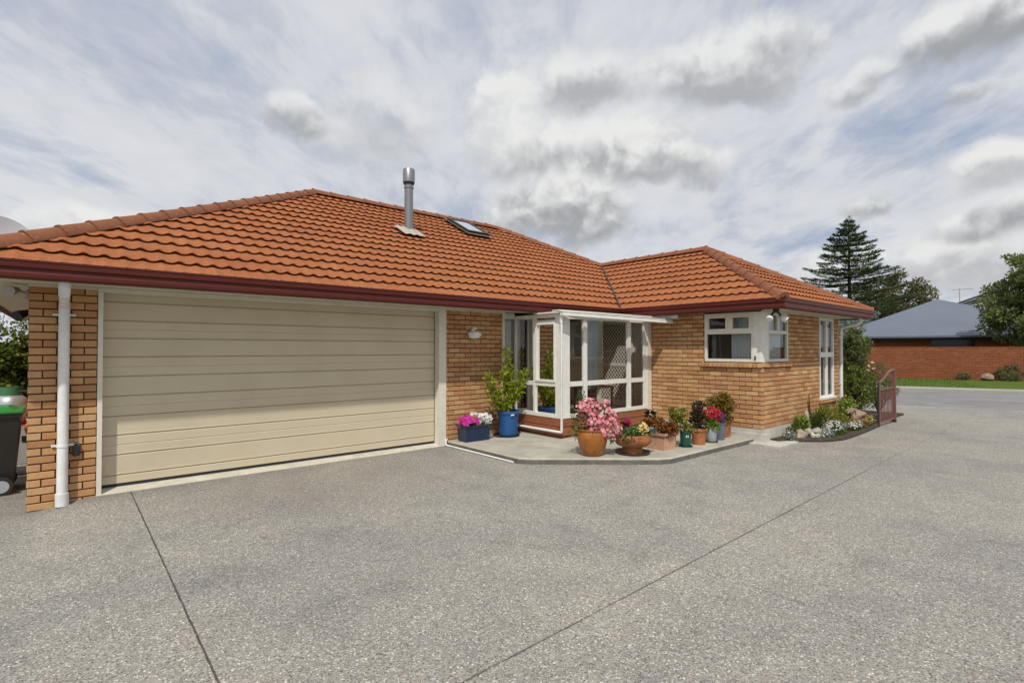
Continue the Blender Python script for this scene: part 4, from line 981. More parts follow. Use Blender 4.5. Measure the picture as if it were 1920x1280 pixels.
# 2 tall blue pot with a lemon bush
lp = (6.70, -.30)
t = thing('lemon_bush', 'yellow green lemon bush in a tall round bright blue pot by the sunroom', 'potted plant', (*lp, PZ), 'potted plants on the patio')
round_pot(t, lp, [(.155, 0), (.175, .02), (.205, .42), (.225, .425), (.228, .47), (.222, .475)], 'bluepl', seg=48)
mb = MB(); mb.lathe([(0, .0), (.24, .0), (.26, .025), (.235, .02)], (lp[0] - .05, lp[1] + .0, PZ + .001), 28); mb.build('saucer', 'saucer', t)
mb = MB(); mb.box(lp[0] - .12, lp[0] - .04, lp[1] - .222, lp[1] - .215, Z0 + .40, Z0 + .425); mb.build('pot_label', 'white', t)
rg = random.Random(12); sm_, lm = MB(), MB(); base = Vector((*lp, Z0 + .45))
br = [((-.06, -.03, 1.08), .13, 1.0), ((.30, -.05, .62), .15, 1.0), ((-.56, -.12, .66), .10, .75), ((-.42, -.10, .28), .14, .9), ((.02, -.05, .58), .17, 1.3), ((-.20, -.08, .74), .10, .8), ((.18, -.10, .42), .14, 1.0), ((-.02, -.02, .84), .12, 1.1), ((-.50, -.05, .45), .09, .5), ((.42, -.0, .70), .09, .7), ((-.12, -.1, .22), .15, .9), ((-.28, .02, .12), .12, .6), ((.08, 0, .25), .13, .8)]
for (e_, r_, k_) in br:
    tip = base + Vector(e_); stems(sm_, base, [tip], .009, rg.random()); 
    for s_ in (.55, .8, 1.0):
        cc_ = base.lerp(tip, s_); cluster(lm, cc_, (r_ * .8 * s_, r_ * .6 * s_, r_ * s_ * 1.1), int(52 * k_), .085, .034, rg, up=.5, shell=.1)
sm_.build('stem', 'bark', t); lm.build('foliage', 'leaf_lemon', t)
# 3 glazed brown pot with pink flowers
bp = (6.50, -2.55)
t = thing('flower_pot', 'large glazed brown round pot overflowing with pink geraniums', 'potted plant', (*bp, PZ), 'potted plants on the patio')
round_pot(t, bp, [(.135, 0), (.16, .03), (.205, .14), (.232, .25), (.236, .31), (.225, .36), (.215, .375), (.228, .385), (.232, .405), (.225, .41)], 'glaze', seg=48)
rg = random.Random(13); fm, lm, sm_ = MB(), MB(), MB(); base = Vector((*bp, Z0 + .38))
u_ = Vector((math.sin(A_), -math.cos(A_), 0)); w_ = Vector((-math.cos(A_), -math.sin(A_), 0))   # along and out of the row as seen from the drive
cl = [((-.07, .02, .34), .17), ((.12, .02, .30), .15), ((.05, .1, .14), .17), ((.24, .04, .12), .14), ((.30, .0, .22), .09), ((-.14, .0, .24), .09), ((.36, .05, .02), .10), ((.02, .05, .44), .07), ((.18, .12, .0), .10), ((.28, .10, -.10), .06), ((-.02, .12, .05), .10), ((.22, .0, .42), .05)]
for (e_, r_) in cl:
    cc_ = base + u_ * e_[0] + w_ * e_[1] + Vector((0, 0, e_[2])); stems(sm_, base, [cc_], .006, 1)
    n_ = int(60 * (r_ / .15) ** 2)
    for _ in range(n_):
        v = rdir(rg, .25); p = cc_ + Vector((v.x, v.y, v.z * .9)) * r_ * rg.uniform(.65, 1.05)
        blossom(fm, p, rg.uniform(.026, .040), rg, (v + w_ * .4 + rdir(rg) * .4).normalized())
    cluster(lm, cc_ - Vector((0, 0, .03)), (r_ * .8,) * 3, 22, .06, .035, rg)
for e_ in ((-.22, 0, .12), (-.28, .02, .0), (-.18, .05, .30), (-.12, .05, -.02), (-.24, 0, .2), (-.2, .05, -.05)):
    cluster(lm, base + u_ * e_[0] + w_ * e_[1] + Vector((0, 0, e_[2])), (.08, .08, .08), 30, .07, .02, rg, up=.2)
    stems(sm_, base, [base + u_ * e_[0] + w_ * e_[1] + Vector((0, 0, e_[2]))], .005, 2)
for k_ in range(9):
    tip = base + u_ * (-.16 - .05 * rg.random()) + w_ * .02 + Vector((rg.uniform(-.03, .03), 0, .42 + .2 * rg.random())); stems(sm_, base, [tip], .004, 3); cluster(lm, tip, (.05, .05, .09), 14, .035, .016, rg)
sm_.build('stem', 'bark', t); lm.build('foliage', 'leaf_green', t); fm.build('flowers', 'fl_pink', t)
# 4 terracotta bowl on a foot
bw = (7.10, -2.86)
t = thing('flower_bowl', 'wide terracotta pedestal bowl with cream and crimson flowers on a dark saucer', 'potted plant', (*bw, PZ), 'potted plants on the patio')
round_pot(t, bw, [(.165, .02), (.15, .06), (.155, .10), (.24, .135), (.285, .19), (.292, .24), (.27, .30), (.262, .305)], 'terradark', seg=48)
mb = MB(); mb.lathe([(0, .004), (.24, .004), (.268, .014), (.272, .035), (.25, .03), (.23, .018), (0, .018)], (*bw, PZ), 40); mb.build('saucer', 'saucer', t, smooth=True)
rg = random.Random(14); base = Vector((*bw, Z0 + .28)); fy_, fr_, fg_, lm, gm = MB(), MB(), MB(), MB(), MB()
cluster(lm, base + Vector((0, 0, .03)), (.27, .27, .10), 420, .06, .03, rg); cluster(lm, base + w_ * .2 + u_ * -.05, (.16, .1, .12), 130, .06, .03, rg, up=-.3)
for _ in range(70):
    v = rdir(rg, .2); blossom(fy_, base + u_ * .13 + w_ * .13 + Vector((0, 0, .10)) + Vector((v.x * .09, v.y * .09, v.z * .12)) * rg.uniform(.4, 1), rg.uniform(.016, .026), rg, (v + w_ * .6).normalized())
for _ in range(60):
    v = rdir(rg, .2); blossom(fr_, base + u_ * -.10 + w_ * .0 + Vector((0, 0, .20)) + v * .085 * rg.uniform(.3, 1), rg.uniform(.018, .028), rg, (v + w_ * .6).normalized())
for _ in range(26):
    a = rg.random() * 6.28; p = base + u_ * .27 + w_ * .08 + Vector((0, 0, .06)); dd_ = (Vector((math.cos(a), math.sin(a), rg.uniform(.1, 1.1)))).normalized(); leaf(gm, p + dd_ * .02, dd_, Vector((0, 0, 1)), .10, .045)
cluster(gm, base + u_ * .27 + w_ * .08 + Vector((0, 0, .06)), (.08, .08, .06), 40, .05, .03, rg)
lm.build('foliage', 'leaf_green', t); fy_.build('flowers', 'fl_yellow', t); fr_.build('flowers', 'fl_crimson', t); gm.build('succulent', 'leaf_grey', t)
# 5 fluted pale square planter with rusty leaves
sp = (7.78, -2.92)
t = thing('square_planter', 'pale fluted square planter with rust red succulent leaves', 'planter', (*sp, PZ), 'potted plants on the patio')
def sqpot(t, c, r0, r1, h, m, fl=14, rim=.02):
    mb = MB(); vs = []; hh = [0, h - .05, h - .05, h]; rr = [r0, r1 - rim, r1, r1 + .004]
    for z, r in zip(hh, rr):
        k = 0
        for sdx, sdy, ex, ey in ((-1, -1, 1, 0), (1, -1, 0, 1), (1, 1, -1, 0), (-1, 1, 0, -1)):
            for i in range(fl * 2):
                q = 2.0 * i / (fl * 2); ins = -.006 if (i % 2 and z < h - .04) else 0
                nx, ny = ey, -ex
                vs.append((c[0] + (sdx + ex * q) * r + nx * ins, c[1] + (sdy + ey * q) * r + ny * ins, PZ + z))
    m_ = fl * 8; fs = [(i * m_ + j, i * m_ + (j + 1) % m_, (i + 1) * m_ + (j + 1) % m_, (i + 1) * m_ + j) for i in range(3) for j in range(m_)]
    mb.add(vs, fs); o = mb.build('pot', m, t)
    mb = MB(); mb.box(c[0] - r1 + .01, c[0] + r1 - .01, c[1] - r1 + .01, c[1] + r1 - .01, PZ + h - .06, PZ + h - .02); mb.build('potting_soil', 'soil', o)
sqpot(t, sp, .165, .205, .285, 'terrapale')
rg = random.Random(15); lm = MB(); base = Vector((*sp, Z0 + .28))
for (e_, r_) in (((-.16, 0, .07), .12), ((0, .04, .08), .14), ((.14, .05, .05), .12), ((-.05, -.1, .13), .12), ((.2, 0, .02), .10), ((-.22, .02, .12), .09), ((.05, .14, .02), .10)):
    cc_ = base + u_ * e_[0] + w_ * e_[1] + Vector((0, 0, e_[2])); cluster(lm, cc_, (r_, r_, r_ * .8), 190, .055, .034, rg)
lm.build('foliage', 'leaf_rust', t)
# 6-10 small pots
def smallpot(label, pos, prof, m, clusters, lmn, seed, flower=None, saucer=None, L=.06, W=.028, square=None):
    t = thing('flower_pot' if flower else 'potted_plant', label, 'potted plant', (*pos, PZ), 'potted plants on the patio')
    if square: sqpot(t, pos, *square, m, fl=4)
    else: round_pot(t, pos, prof, m, 28)
    if saucer: mb = MB(); mb.lathe([(0, .001), (prof[0][0] + .03, .001), (prof[0][0] + .045, .02), (prof[0][0] + .02, .012)], (*pos, PZ), 28); mb.build('saucer', saucer, t)
    rg = random.Random(seed); base = Vector((*pos, PZ + (square[2] if square else prof[-1][1]) - .02)); lm = MB(); sm_ = MB()
    for (a, b, c, r_, n_) in clusters:
        cc_ = base + u_ * a + w_ * b + Vector((0, 0, c)); cluster(lm, cc_, (r_, r_, r_), int(n_ * 1.7), L * 1.05, W * 1.1, rg, shell=.15); stems(sm_, base, [cc_], .004, seed)
    lm.build('foliage', lmn, t); sm_.build('stem', 'bark', t)
    if flower:
        fm = MB(); fmat, fc = flower
        for (a, b, c, r_, n_) in fc:
            for _ in range(n_):
                v = rdir(rg, .25); blossom(fm, base + u_ * a + w_ * b + Vector((0, 0, c)) + v * r_ * rg.uniform(.6, 1), rg.uniform(.016, .026), rg, (v + w_ * .5).normalized())
        fm.build('flowers', fmat, t)
    return t
smallpot('slim dark green pot of yellow green leaves beside the fluted planter', (8.24, -3.10), [(.078, .0), (.085, .02), (.092, .24), (.098, .245), (.10, .265)], 'greenpl',
         [(-.14, -.05, .22, .10, 90), (-.06, 0, .12, .11, 110), (.04, .05, .04, .08, 60), (-.2, -.05, .32, .06, 36), (-.02, -.05, .32, .07, 40)], 'leaf_yel', 21, saucer='greenpl', L=.055)
mbx = MB(); cf = Vector((8.24, -3.10, 0)) + w_ * .094
for k_ in (-.016, .012): mbx.tube([cf + u_ * k_ + Vector((0, 0, PZ + .165)), cf + u_ * k_ + w_ * .003 + Vector((0, 0, PZ + .20))], .008, 6)
mbx.build('pot_label', 'white', bpy.data.objects.get('potted_plant.001') or bpy.data.objects.get('potted_plant'))
smallpot('round terracotta pot with dark purple and green shrub, third pot from the wing corner step', (8.60, -3.14), [(.098, .0), (.105, .02), (.128, .23), (.140, .235), (.143, .275), (.138, .28)], 'terra',
         [(-.06, -.02, .10, .10, 90), (-.04, 0, .26, .10, 90), (.04, 0, .18, .10, 80), (-.02, -.05, .38, .07, 50), (.06, -.02, .40, .05, 30), (.0, .06, .04, .10, 60)], 'leaf_purple', 22)
smallpot('pale grey pot of bright red flowers between terracotta and slate pots', (8.98, -3.16), [(.074, .0), (.085, .015), (.098, .24), (.106, .245), (.108, .26)], 'greypl',
         [(-.02, .04, .06, .09, 100), (.04, .04, .02, .08, 60), (0, 0, .12, .1, 60)], 'leaf_lime', 23, flower=('fl_red', [(-.04, .02, .24, .12, 90), (.10, .0, .22, .11, 80), (-.15, .0, .26, .06, 26), (.04, .0, .32, .08, 40)]), saucer='saucer')
smallpot('slate blue pot with dark purple blooms in front of the square terracotta pot', (9.30, -3.15), [(.078, .0), (.085, .015), (.105, .28), (.115, .285), (.118, .31)], 'slatepl',
         [(0, 0, .05, .09, 70)], 'leaf_green', 24, flower=('fl_purple', [(-.02, .04, .07, .09, 40), (.06, 0, .13, .07, 26)]))
smallpot('square ridged terracotta pot with a bushy golden brown shrub, nearest the wing corner', (9.66, -3.02), [(.1, 0), (.12, .3)], 'terradark',
         [(-.14, 0, .24, .14, 150), (.0, .05, .20, .17, 200), (.10, 0, .30, .14, 160), (-.06, 0, .36, .14, 150), (.05, 0, .44, .10, 90), (-.22, 0, .34, .09, 60), (.0, .1, .06, .14, 90)], 'leaf_gold', 25, L=.05, W=.026, square=(.105, .135, .32))
# dark leafy rosette behind the bowl
t = thing('potted_plant', 'tiny black pot with near black foliage at the sunroom corner post', 'potted plant', (9.0, -1.9, PZ))
round_pot(t, (9.0, -1.9), [(.09, 0), (.11, .22)], 'black', 20); mb = MB(); rg = random.Random(5); cluster(mb, (9.0, -1.9, PZ + .32), (.10, .10, .11), 160, .07, .03, rg); mb.build('foliage', leafmat('black_leaf', [(.012, .006, .012), (.03, .012, .02)]), t)
# pale pot tools beside blue pot
tag(rock('stone', (6.28, -.28, PZ + .04), (.055, .045, .045), 'rockpale', 31, ''), 'small white stone on the patio between the blue trough and blue pot', 'rock')

# ------------------------------------------------------------------ left side: bin, barbecue, gas bottle, hedge
t = thing('wheelie_bin', 'dark wheelie bin with a bright green lid beside the brick pillar', 'wheelie bin', (-.50, 1.45, -.07))
mb = MB(); z0, z1 = -.02, .92
b0 = (-.66, -.18, 1.20, 1.68); b1 = (-.73, -.11, 1.08, 1.74)
mb.add([(b0[0], b0[2], z0), (b0[1], b0[2], z0), (b0[1], b0[3], z0), (b0[0], b0[3], z0), (b1[0], b1[2], z1), (b1[1], b1[2], z1), (b1[1], b1[3], z1), (b1[0], b1[3], z1)], [(0, 1, 5, 4), (1, 2, 6, 5), (2, 3, 7, 6), (3, 0, 4, 7), (0, 3, 2, 1)])
mb.box(b1[0] - .02, b1[1] + .02, b1[2] - .02, b1[3] + .02, .88, .925, bev=.008); mb.build('body', 'binbody', t)
mb = MB(); mb.box(b1[0] - .03, b1[1] + .03, b1[2] - .04, b1[3] + .03, .927, .965, bev=.014); mb.add([(b1[0] + .04, b1[2] + .03, .962), (b1[1] - .04, b1[2] + .03, .962), (b1[1] - .04, b1[3] - .04, .962), (b1[0] + .04, b1[3] - .04, .962), (b1[0] + .12, b1[2] + .14, 1.0), (b1[1] - .12, b1[2] + .14, 1.0), (b1[1] - .12, b1[3] - .14, 1.0), (b1[0] + .12, b1[3] - .14, 1.0)], [(4, 5, 6, 7), (0, 1, 5, 4), (1, 2, 6, 5), (2, 3, 7, 6), (3, 0, 4, 7)]); mb.build('lid', 'binlid', t)
for sy in (1.10, 1.70):
    mb = MB(); mb.tube([(-.27, sy - .03, .035), (-.27, sy + .03, .035)], .11, 24); wlh = mb.build('wheel', 'rubber', t, smooth=True)
    mb = MB(); mb.tube([(-.27, sy - .034, .035), (-.27, sy + .034, .035)], .075, 20); mb.build('hub', 'greypl', wlh, smooth=True)
# turn the bin so that the wheel side faces the drive
bb_ = thing('barbecue', 'grey metal barbecue trolley tucked behind the brick pillar', 'barbecue', (-.25, 2.5, -.07))
mb = MB(); mb.box(-.62, -.035, 2.25, 2.7, .10, .70, bev=.01); mb.build('cabinet', 'greymetal', bb_)
mb = MB(); mb.box(-.66, -.03, 2.22, 2.74, .701, .73, bev=.006); mb.build('shelf', 'greymetal', bb_)
for (x, y) in ((-.59, 2.28), (-.07, 2.28), (-.59, 2.66), (-.07, 2.66)):
    mb = MB(); mb.box(x - .02, x + .02, y - .02, y + .02, -.07, .099); mb.build('leg', 'greymetal', bb_)
mb = MB(); mb.box(-.15, -.06, 2.235, 2.249, .42, .50, bev=.004); mb.build('catch', 'black', bb_)
g_ = thing('gas_bottle', 'silver gas bottle with a green valve collar standing on the barbecue', 'gas bottle', (-.27, 2.42, .73))
mb = MB(); mb.lathe([(.0, .0), (.12, .0), (.16, .03), (.178, .09), (.178, .22), (.165, .29), (.12, .335), (.05, .35), (0, .352)], (-.27, 2.42, .731), 32); mb.build('body', 'gas', g_, smooth=True)
mb = MB(); vs = []
for i in range(29):
    a = R(-60) + R(300) * i / 28
    for (r, z) in ((.115, .32), (.115, .46), (.108, .46), (.108, .32)): vs.append((-.27 + r * math.cos(a + 1.9), 2.42 + r * math.sin(a + 1.9), .731 + z))
mb.add(vs, [(i * 4 + j, i * 4 + (j + 1) % 4, i * 4 + 4 + (j + 1) % 4, i * 4 + 4 + j) for i in range(28) for j in range(4)]); mb.build('valve_collar', 'gasgreen', g_, smooth=True)
mb = MB(); mb.tube([(-.27, 2.42, 1.07), (-.27, 2.42, 1.15)], .02, 10); mb.tube([(-.27, 2.42, 1.13), (-.21, 2.35, 1.13), (-.05, 2.33, 1.12)], .014, 8); mb.tube([(-.29, 2.42, 1.165), (-.25, 2.42, 1.165)], .03, 10); mb.build('valve', 'black', g_)
mb = MB(); rg = random.Random(2); mb.ball((-.15, 2.16, .72), .05, 12, sc_=(1, .8, 1.1)); tag(mb.build('cloth_bag', 'redbag', smooth=True), 'dark red bag hanging at the front of the barbecue', 'bag')
mb = MB(); mb.ball((-.08, 2.15, .64), .042, 12, sc_=(1, .6, 1)); tag(mb.build('work_glove', 'orange', smooth=True), 'orange glove tucked between the barbecue and pillar', 'glove')
# hedge
def shrub(name, label, cat, c, rad, nclump, nleaf, L, W, m, seed, base=None, clump=.28, group=None, trunk=True, sub=1.0, shape=None):
    rg = random.Random(seed); t = thing(name, label, cat, (c[0], c[1], base if base is not None else c[2] - rad[2]), group)
    lm, sm_ = MB(), MB(); b = Vector((c[0], c[1], base if base is not None else c[2] - rad[2]))
    for _ in range(nclump):
        v = rdir(rg); k = rg.random() ** .45
        p = Vector((c[0] + v.x * rad[0] * k, c[1] + v.y * rad[1] * k, c[2] + v.z * rad[2] * k))
        if shape: p = shape(p, rg)
        r_ = clump * rg.uniform(.6, 1.25)
        cluster(lm, p, (r_, r_, r_ * .75), nleaf, L, W, rg, shell=.3)
        if trunk and rg.random() < .5: sm_.tube([b, b.lerp(p, .5) + Vector((0, 0, .05)), p], [.02 * sub, .013 * sub, .004 * sub], 5)
    lm.build('foliage', m, t)
    if trunk: sm_.build('stem', 'bark', t)
    return t
shrub('hedge', 'tall leafy green hedge behind the barbecue at the left edge', 'hedge', (-1.6, 10.4, 1.1), (2.2, .8, 1.2), 170, 80, .15, .09, 'leaf_hedge', 41, base=-.07, clump=.32)
shrub('garden_shrub', 'sparse tall shrub with pale sky showing through above the hedge', 'shrub', (-1.5, 11.6, 2.5), (1.5, .6, .7), 34, 40, .10, .04, 'leaf_hedge', 42, base=-.07, clump=.24)
# ------------------------------------------------------------------ garden bed
bed = [(9.995, -3.63), (10.30, -3.72), (10.75, -3.95), (11.05, -4.30), (11.6, -4.44), (12.6, -4.42), (13.9, -4.36), (14.05, -4.34)]
mb = MB(); back = [(14.05, -3.605), (9.995, -3.605)]
poly = bed[1:] + [(14.05, -3.612), (10.3, -3.612)]
mb.prism(poly, -.05, .055); mb.prism([(14.051, -4.2), (17.0, -4.2), (17.0, -1.0), (14.2, -1.0), (14.2, -3.58), (14.051, -3.58)], -.05, .05)
mb.build('garden_bed', 'soil', kind='structure')
mb = MB(); pts = []
bb2 = bed[1:]
for i in range(len(bb2) - 1):
    for k_ in range(4): a = Vector(bb2[i]); b = Vector(bb2[i + 1]); q = a.lerp(b, k_ / 4); pts.append((q.x, q.y, .02))
pts.append((*bb2[-1], .02))
for k in range(3):       # smooth
    pts = [pts[0]] + [tuple((Vector(pts[i - 1]) + Vector(pts[i]) * 2 + Vector(pts[i + 1])) / 4) for i in range(1, len(pts) - 1)] + [pts[-1]]
mb.tube(pts, .052, 8); tag(mb.build('garden_edging', mat('edging', rough=.9, fn=f_conc((.035, .028, .022), (.09, .075, .06), 9), spec=.2)), 'low dark curved edging around the flower bed', 'edging')
rock('rock', (10.93, -3.90, .10), (.19, .12, .13), 'rocktan', 1, 'largest tan rock at the front left of the flower bed')
rock('rock', (11.10, -4.06, .075), (.06, .05, .07), 'rockpale', 2, 'small pale upright rock right of the large tan rock')
rock('rock', (11.22, -4.12, .075), (.07, .06, .055), 'rockpale', 3, 'cream rock low at the front edge of the bed')
rock('rock', (11.42, -4.16, .085), (.10, .07, .07), 'rocktan', 4, 'sandy wedge rock at the right end of the front rocks')
rock('rock', (11.30, -3.92, .11), (.10, .08, .08), 'rockgrey', 5, 'grey lumpy rock behind the cream front rock')
rock('rock', (11.55, -3.98, .11), (.10, .08, .085), 'rockgrey', 6, 'grey brown rock left of the silver flowers')
rock('rock', (11.62, -3.76, .22), (.08, .07, .26), 'rockgrey', 7, 'tall upright grey stone leaning near the wall')
rock('rock', (13.75, -3.92, .34), (.16, .1, .11), 'rocktan', 8, 'pale brown rock set high behind the garden')
rock('rock', (13.60, -4.10, .24), (.26, .14, .16), 'rockbrown', 9, 'broad dark brown rock near the gate')
rock('rock', (13.4, -4.24, .12), (.22, .12, .10), 'rockbrown', 10, 'low rusty brown rock below the broad dark one')
rock('rock', (10.62, -3.78, .10), (.09, .07, .08), 'rockgrey', 12, 'blue grey rock beside the concrete footing')
def bedplant(label, c, rad, n, L, W, m, seed, fl=None, cat='plant', name='garden_plant'):
    t = thing(name, label, cat, (c[0], c[1], .05), 'plants in the flower bed'); rg = random.Random(seed); mb = MB()
    cluster(mb, (c[0], c[1], .05 + rad[2] * .7), rad, n, L, W, rg, up=.7, shell=.1); mb.build('foliage', m, t)
    if fl:
        fm = MB()
        for _ in range(fl[1]):
            v = rdir(rg, .5); blossom(fm, Vector((c[0] + v.x * rad[0], c[1] + v.y * rad[1], .05 + rad[2] * .7 + abs(v.z) * rad[2] * 1.1)) + rdir(rg) * .02, fl[2], rg, (v + Vector((0, 0, .3))).normalized())
        fm.build('flowers', fl[0], t)
    return t
bedplant('lime green leafy clump next to the tall upright stone', (11.38, -3.76, 0), (.17, .11, .19), 330, .10, .03, 'leaf_lime', 51)
bedplant('low grey green plant at the left tip of the flower bed', (10.55, -3.86, 0), (.14, .10, .09), 200, .05, .02, 'leaf_grey', 52, ('fl_silver', 20, .014))
bedplant('grassy yellow green plant under the tall window', (12.45, -3.85, 0), (.34, .18, .28), 620, .13, .018, 'leaf_yel', 53)
bedplant('darker green grassy clump beside the wall below the window', (12.15, -3.80, 0), (.22, .12, .22), 360, .12, .018, 'leaf_green', 61)
bedplant('silver white flowering mound at the front of the bed', (12.05, -4.14, 0), (.42, .17, .13), 620, .04, .016, 'leaf_green', 54, ('fl_silver', 260, .018))
bedplant('low dark green mat along the front edging', (11.85, -4.27, 0), (.36, .12, .06), 420, .04, .02, 'leaf_green', 55)
bedplant('sparse reddish brown sprig by the wall corner', (10.95, -3.70, 0), (.10, .05, .10), 90, .05, .015, 'leaf_rust', 56)
bedplant('lush lime flowering plant behind the brown rocks', (13.85, -3.82, 0), (.46, .16, .34), 900, .08, .035, 'leaf_lime', 57, ('fl_yellow', 50, .02))
bedplant('pale flowering plant at the foot of the gate', (13.75, -4.27, 0), (.24, .10, .12), 300, .045, .02, 'leaf_green', 58, ('fl_yellow', 60, .015))
bedplant('small mixed ground plant between the silver mound and rocks', (12.95, -4.20, 0), (.40, .14, .10), 480, .05, .02, 'leaf_yel', 59, ('fl_pink', 14, .015))
bedplant('second silver flowering mound just left of the gate post', (12.75, -4.30, 0), (.30, .10, .10), 300, .04, .016, 'leaf_green', 62, ('fl_silver', 150, .018))
bedplant('fine grey foliage spilling between the front rocks', (11.35, -4.22, 0), (.30, .10, .07), 300, .035, .014, 'leaf_grey', 63, ('fl_silver', 60, .014))
bedplant('low green carpet behind the tan rock', (11.05, -3.78, 0), (.34, .10, .10), 340, .05, .02, 'leaf_green', 64)
bedplant('bronze green clump in front of the broad dark rock', (13.30, -4.32, 0), (.26, .08, .10), 260, .05, .02, 'leaf_gold', 65)
bedplant('low green clump behind the silver mound', (13.0, -3.95, 0), (.36, .16, .16), 420, .07, .02, 'leaf_yel', 60)
st = thing('garden_stake', 'thin dark stake with dry stems against the wing wall', 'stake', (11.95, -3.72, .05)); mb = MB()
mb.tube([(11.95, -3.74, .05), (11.93, -3.73, .45), (11.90, -3.72, .80)], .009, 6); mb.build('stake', 'bark', st)
mb = MB(); rg = random.Random(7)
for k_ in range(7): stems(mb, (11.94, -3.73, .35), [(11.9 + rg.uniform(-.14, .16), -3.72, .62 + rg.random() * .25)], .005, k_)
mb.build('dry_stem', 'leaf_rust', st)
# shrubs beyond the wing
shrub('climbing_shrub', 'tall narrow green shrub at the right end of the wing under the eave', 'shrub', (15.62, -3.45, 1.62), (.36, .36, .72), 60, 70, .07, .035, 'leaf_tree', 71, base=.05, clump=.16)
t = shrub('rose_bush', 'bushy dark green rose with a few pink blooms behind the gate', 'rose bush', (15.3, -3.55, .72), (.95, .42, .66), 90, 70, .06, .03, 'leaf_hedge', 72, base=.05, clump=.17)
mb = MB(); rg = random.Random(9)
for (x, y, z) in ((15.05, -3.95, 1.32), (15.15, -3.9, 1.22), (15.6, -3.9, 1.25), (15.3, -3.95, 1.4)):
    mb = MB()
    for _ in range(4): blossom(mb, Vector((x, y, z)) + rdir(rg) * .02, .025, rg, Vector((-.5, -.7, .5)))
    mb.build('bloom', 'fl_pink', t)
shrub('shrub', 'thin brownish shrub just behind the top of the gate', 'shrub', (16.6, -3.75, .85), (.6, .4, .55), 40, 50, .05, .025, 'leaf_dark', 73, base=.05, clump=.15)
# gate
t = thing('garden_gate', 'dull pink metal gate with a swept top rail standing open on the drive', 'gate', (14.04, -4.39, 0))
GY = -4.39
mb = MB(); mb.box(14.03, 14.075, GY - .022, GY + .022, .03, 1.0); mb.build('stile', 'gate', t)
mb = MB(); mb.box(15.24, 15.31, GY - .035, GY + .035, .05, 1.18); mb.build('stile', 'gate', t)
mb = MB(); mb.box(14.076, 15.239, GY - .016, GY + .016, .80, .84); mb.build('rail', 'gate', t)
mb = MB(); mb.box(14.076, 15.239, GY - .016, GY + .016, .07, .11); mb.build('rail', 'gate', t)
mb = MB(); pts = []
for i in range(17):
    s_ = i / 16; pts.append((14.05 + 1.22 * s_, GY, .99 + .24 * sm(s_ * 1.15)))
pts.append((15.30, GY, 1.20)); mb.tube(pts, .024, 10); mb.build('top_rail', 'gate', t, smooth=True)
for k_ in range(10):
    x = 14.17 + k_ * .108; mb = MB(); mb.tube([(x, GY, .11), (x, GY, .80)], .009, 6); mb.build('bar', 'gate', t)
mb = MB(); mb.box(15.22, 15.30, GY - .04, GY + .04, -.0, .05); mb.build('drop_bolt', 'black', t)
mb = MB(); mb.box(13.995, 14.025, GY - .015, GY + .015, -.02, .98); mb.build('post', 'fascia', t)

# ------------------------------------------------------------------ across the road
def P3(s, a, z): p = rp(s, a); return (p.x, p.y, z)
t = thing('brick_fence', 'long red brick garden wall across the road', 'brick wall', P3(34.6, 12, 0))
mb = MB(); aa_, bb3 = 4, 30
O = rp(34.6, aa_); bricks(mb, (O.x, O.y, 0), tuple(d.to_3d() if False else (d.x, d.y, 0)), (-nn.x, -nn.y, 0), [(0, bb3 - aa_, .0, 1.84)], seed=31, L=.24, ch=.0866, z0=.0)
mb.build('wall', ['redbrick', 'redmortar'], t)
mb = MB(); 
def fbox(mb, s0, s1, a0, a1, z0, z1):
    q = [rp(s0, a0), rp(s1, a0), rp(s1, a1), rp(s0, a1)]; mb.add([(p.x, p.y, z0) for p in q] + [(p.x, p.y, z1) for p in q], [(0, 1, 2, 3), (4, 7, 6, 5), (0, 4, 5, 1), (1, 5, 6, 2), (2, 6, 7, 3), (3, 7, 4, 0)])
fbox(mb, 34.58, 34.75, aa_, bb3, 1.841, 1.87); mb.build('coping', 'redbrick', t)
# neighbour's house
t = thing('neighbour_house', 'low red brick house with a blue grey metal hip roof behind the brick wall', 'house', P3(41, 15, 0))
mb = MB(); fbox(mb, 41.6, 41.9, 8, 14.4, 0, 2.5); fbox(mb, 41.6, 41.9, 16.6, 22, 0, 2.5); fbox(mb, 41.6, 41.9, 14.4, 16.6, 0, 1.5); mb.build('wall', 'redbrick', t)
mb = MB(); fbox(mb, 41.7, 41.8, 14.401, 16.599, 1.501, 2.5); mb.build('window', 'darkwin', t)
mb = MB(); fbox(mb, 40.95, 41.1, 6.5, 24, 2.36, 2.60); fbox(mb, 41.1, 41.6, 6.5, 24, 2.40, 2.42); mb.build('fascia', 'fascia', t)
mb = MB(); ap = P3(46, 15.45, 5.40); c0_, c1_, c2_, c3_ = P3(40.9, 8.5, 2.60), P3(40.9, 23, 2.60), P3(52, 23, 2.60), P3(52, 8.5, 2.60)
mb.add([c0_, c1_, c2_, c3_, ap], [(0, 1, 4), (1, 2, 4), (2, 3, 4), (3, 0, 4)]); mb.build('roof', 'metalroof', t)
mb = MB(); fbox(mb, 40.80, 40.90, 8.4, 23.1, 2.50, 2.62); mb.build('gutter', 'metalroof', t)
mb = MB(); mb.tube([P3(44.5, 17.9, 4.2), P3(44.5, 17.9, 4.95)], .05, 8); mb.build('vent_pipe', 'greymetal', t)
t = thing('distant_house', 'pale two storey house gable with a dark roof partly behind the tree', 'house', P3(60, 21, 0))
mb = MB(); pw = [P3(60, 18.6, 0), P3(60, 25, 0), P3(66, 25, 0), P3(66, 18.6, 0)]
mb.add(pw + [(x, y, 5.6) for x, y, z in pw] + [P3(60, 22, 6.9), P3(66, 22, 6.9)], [(0, 1, 5, 8, 4), (1, 2, 6, 5), (2, 3, 7, 9, 6), (3, 0, 4, 7)]); mb.build('wall', 'palewall', t)
mb = MB(); 
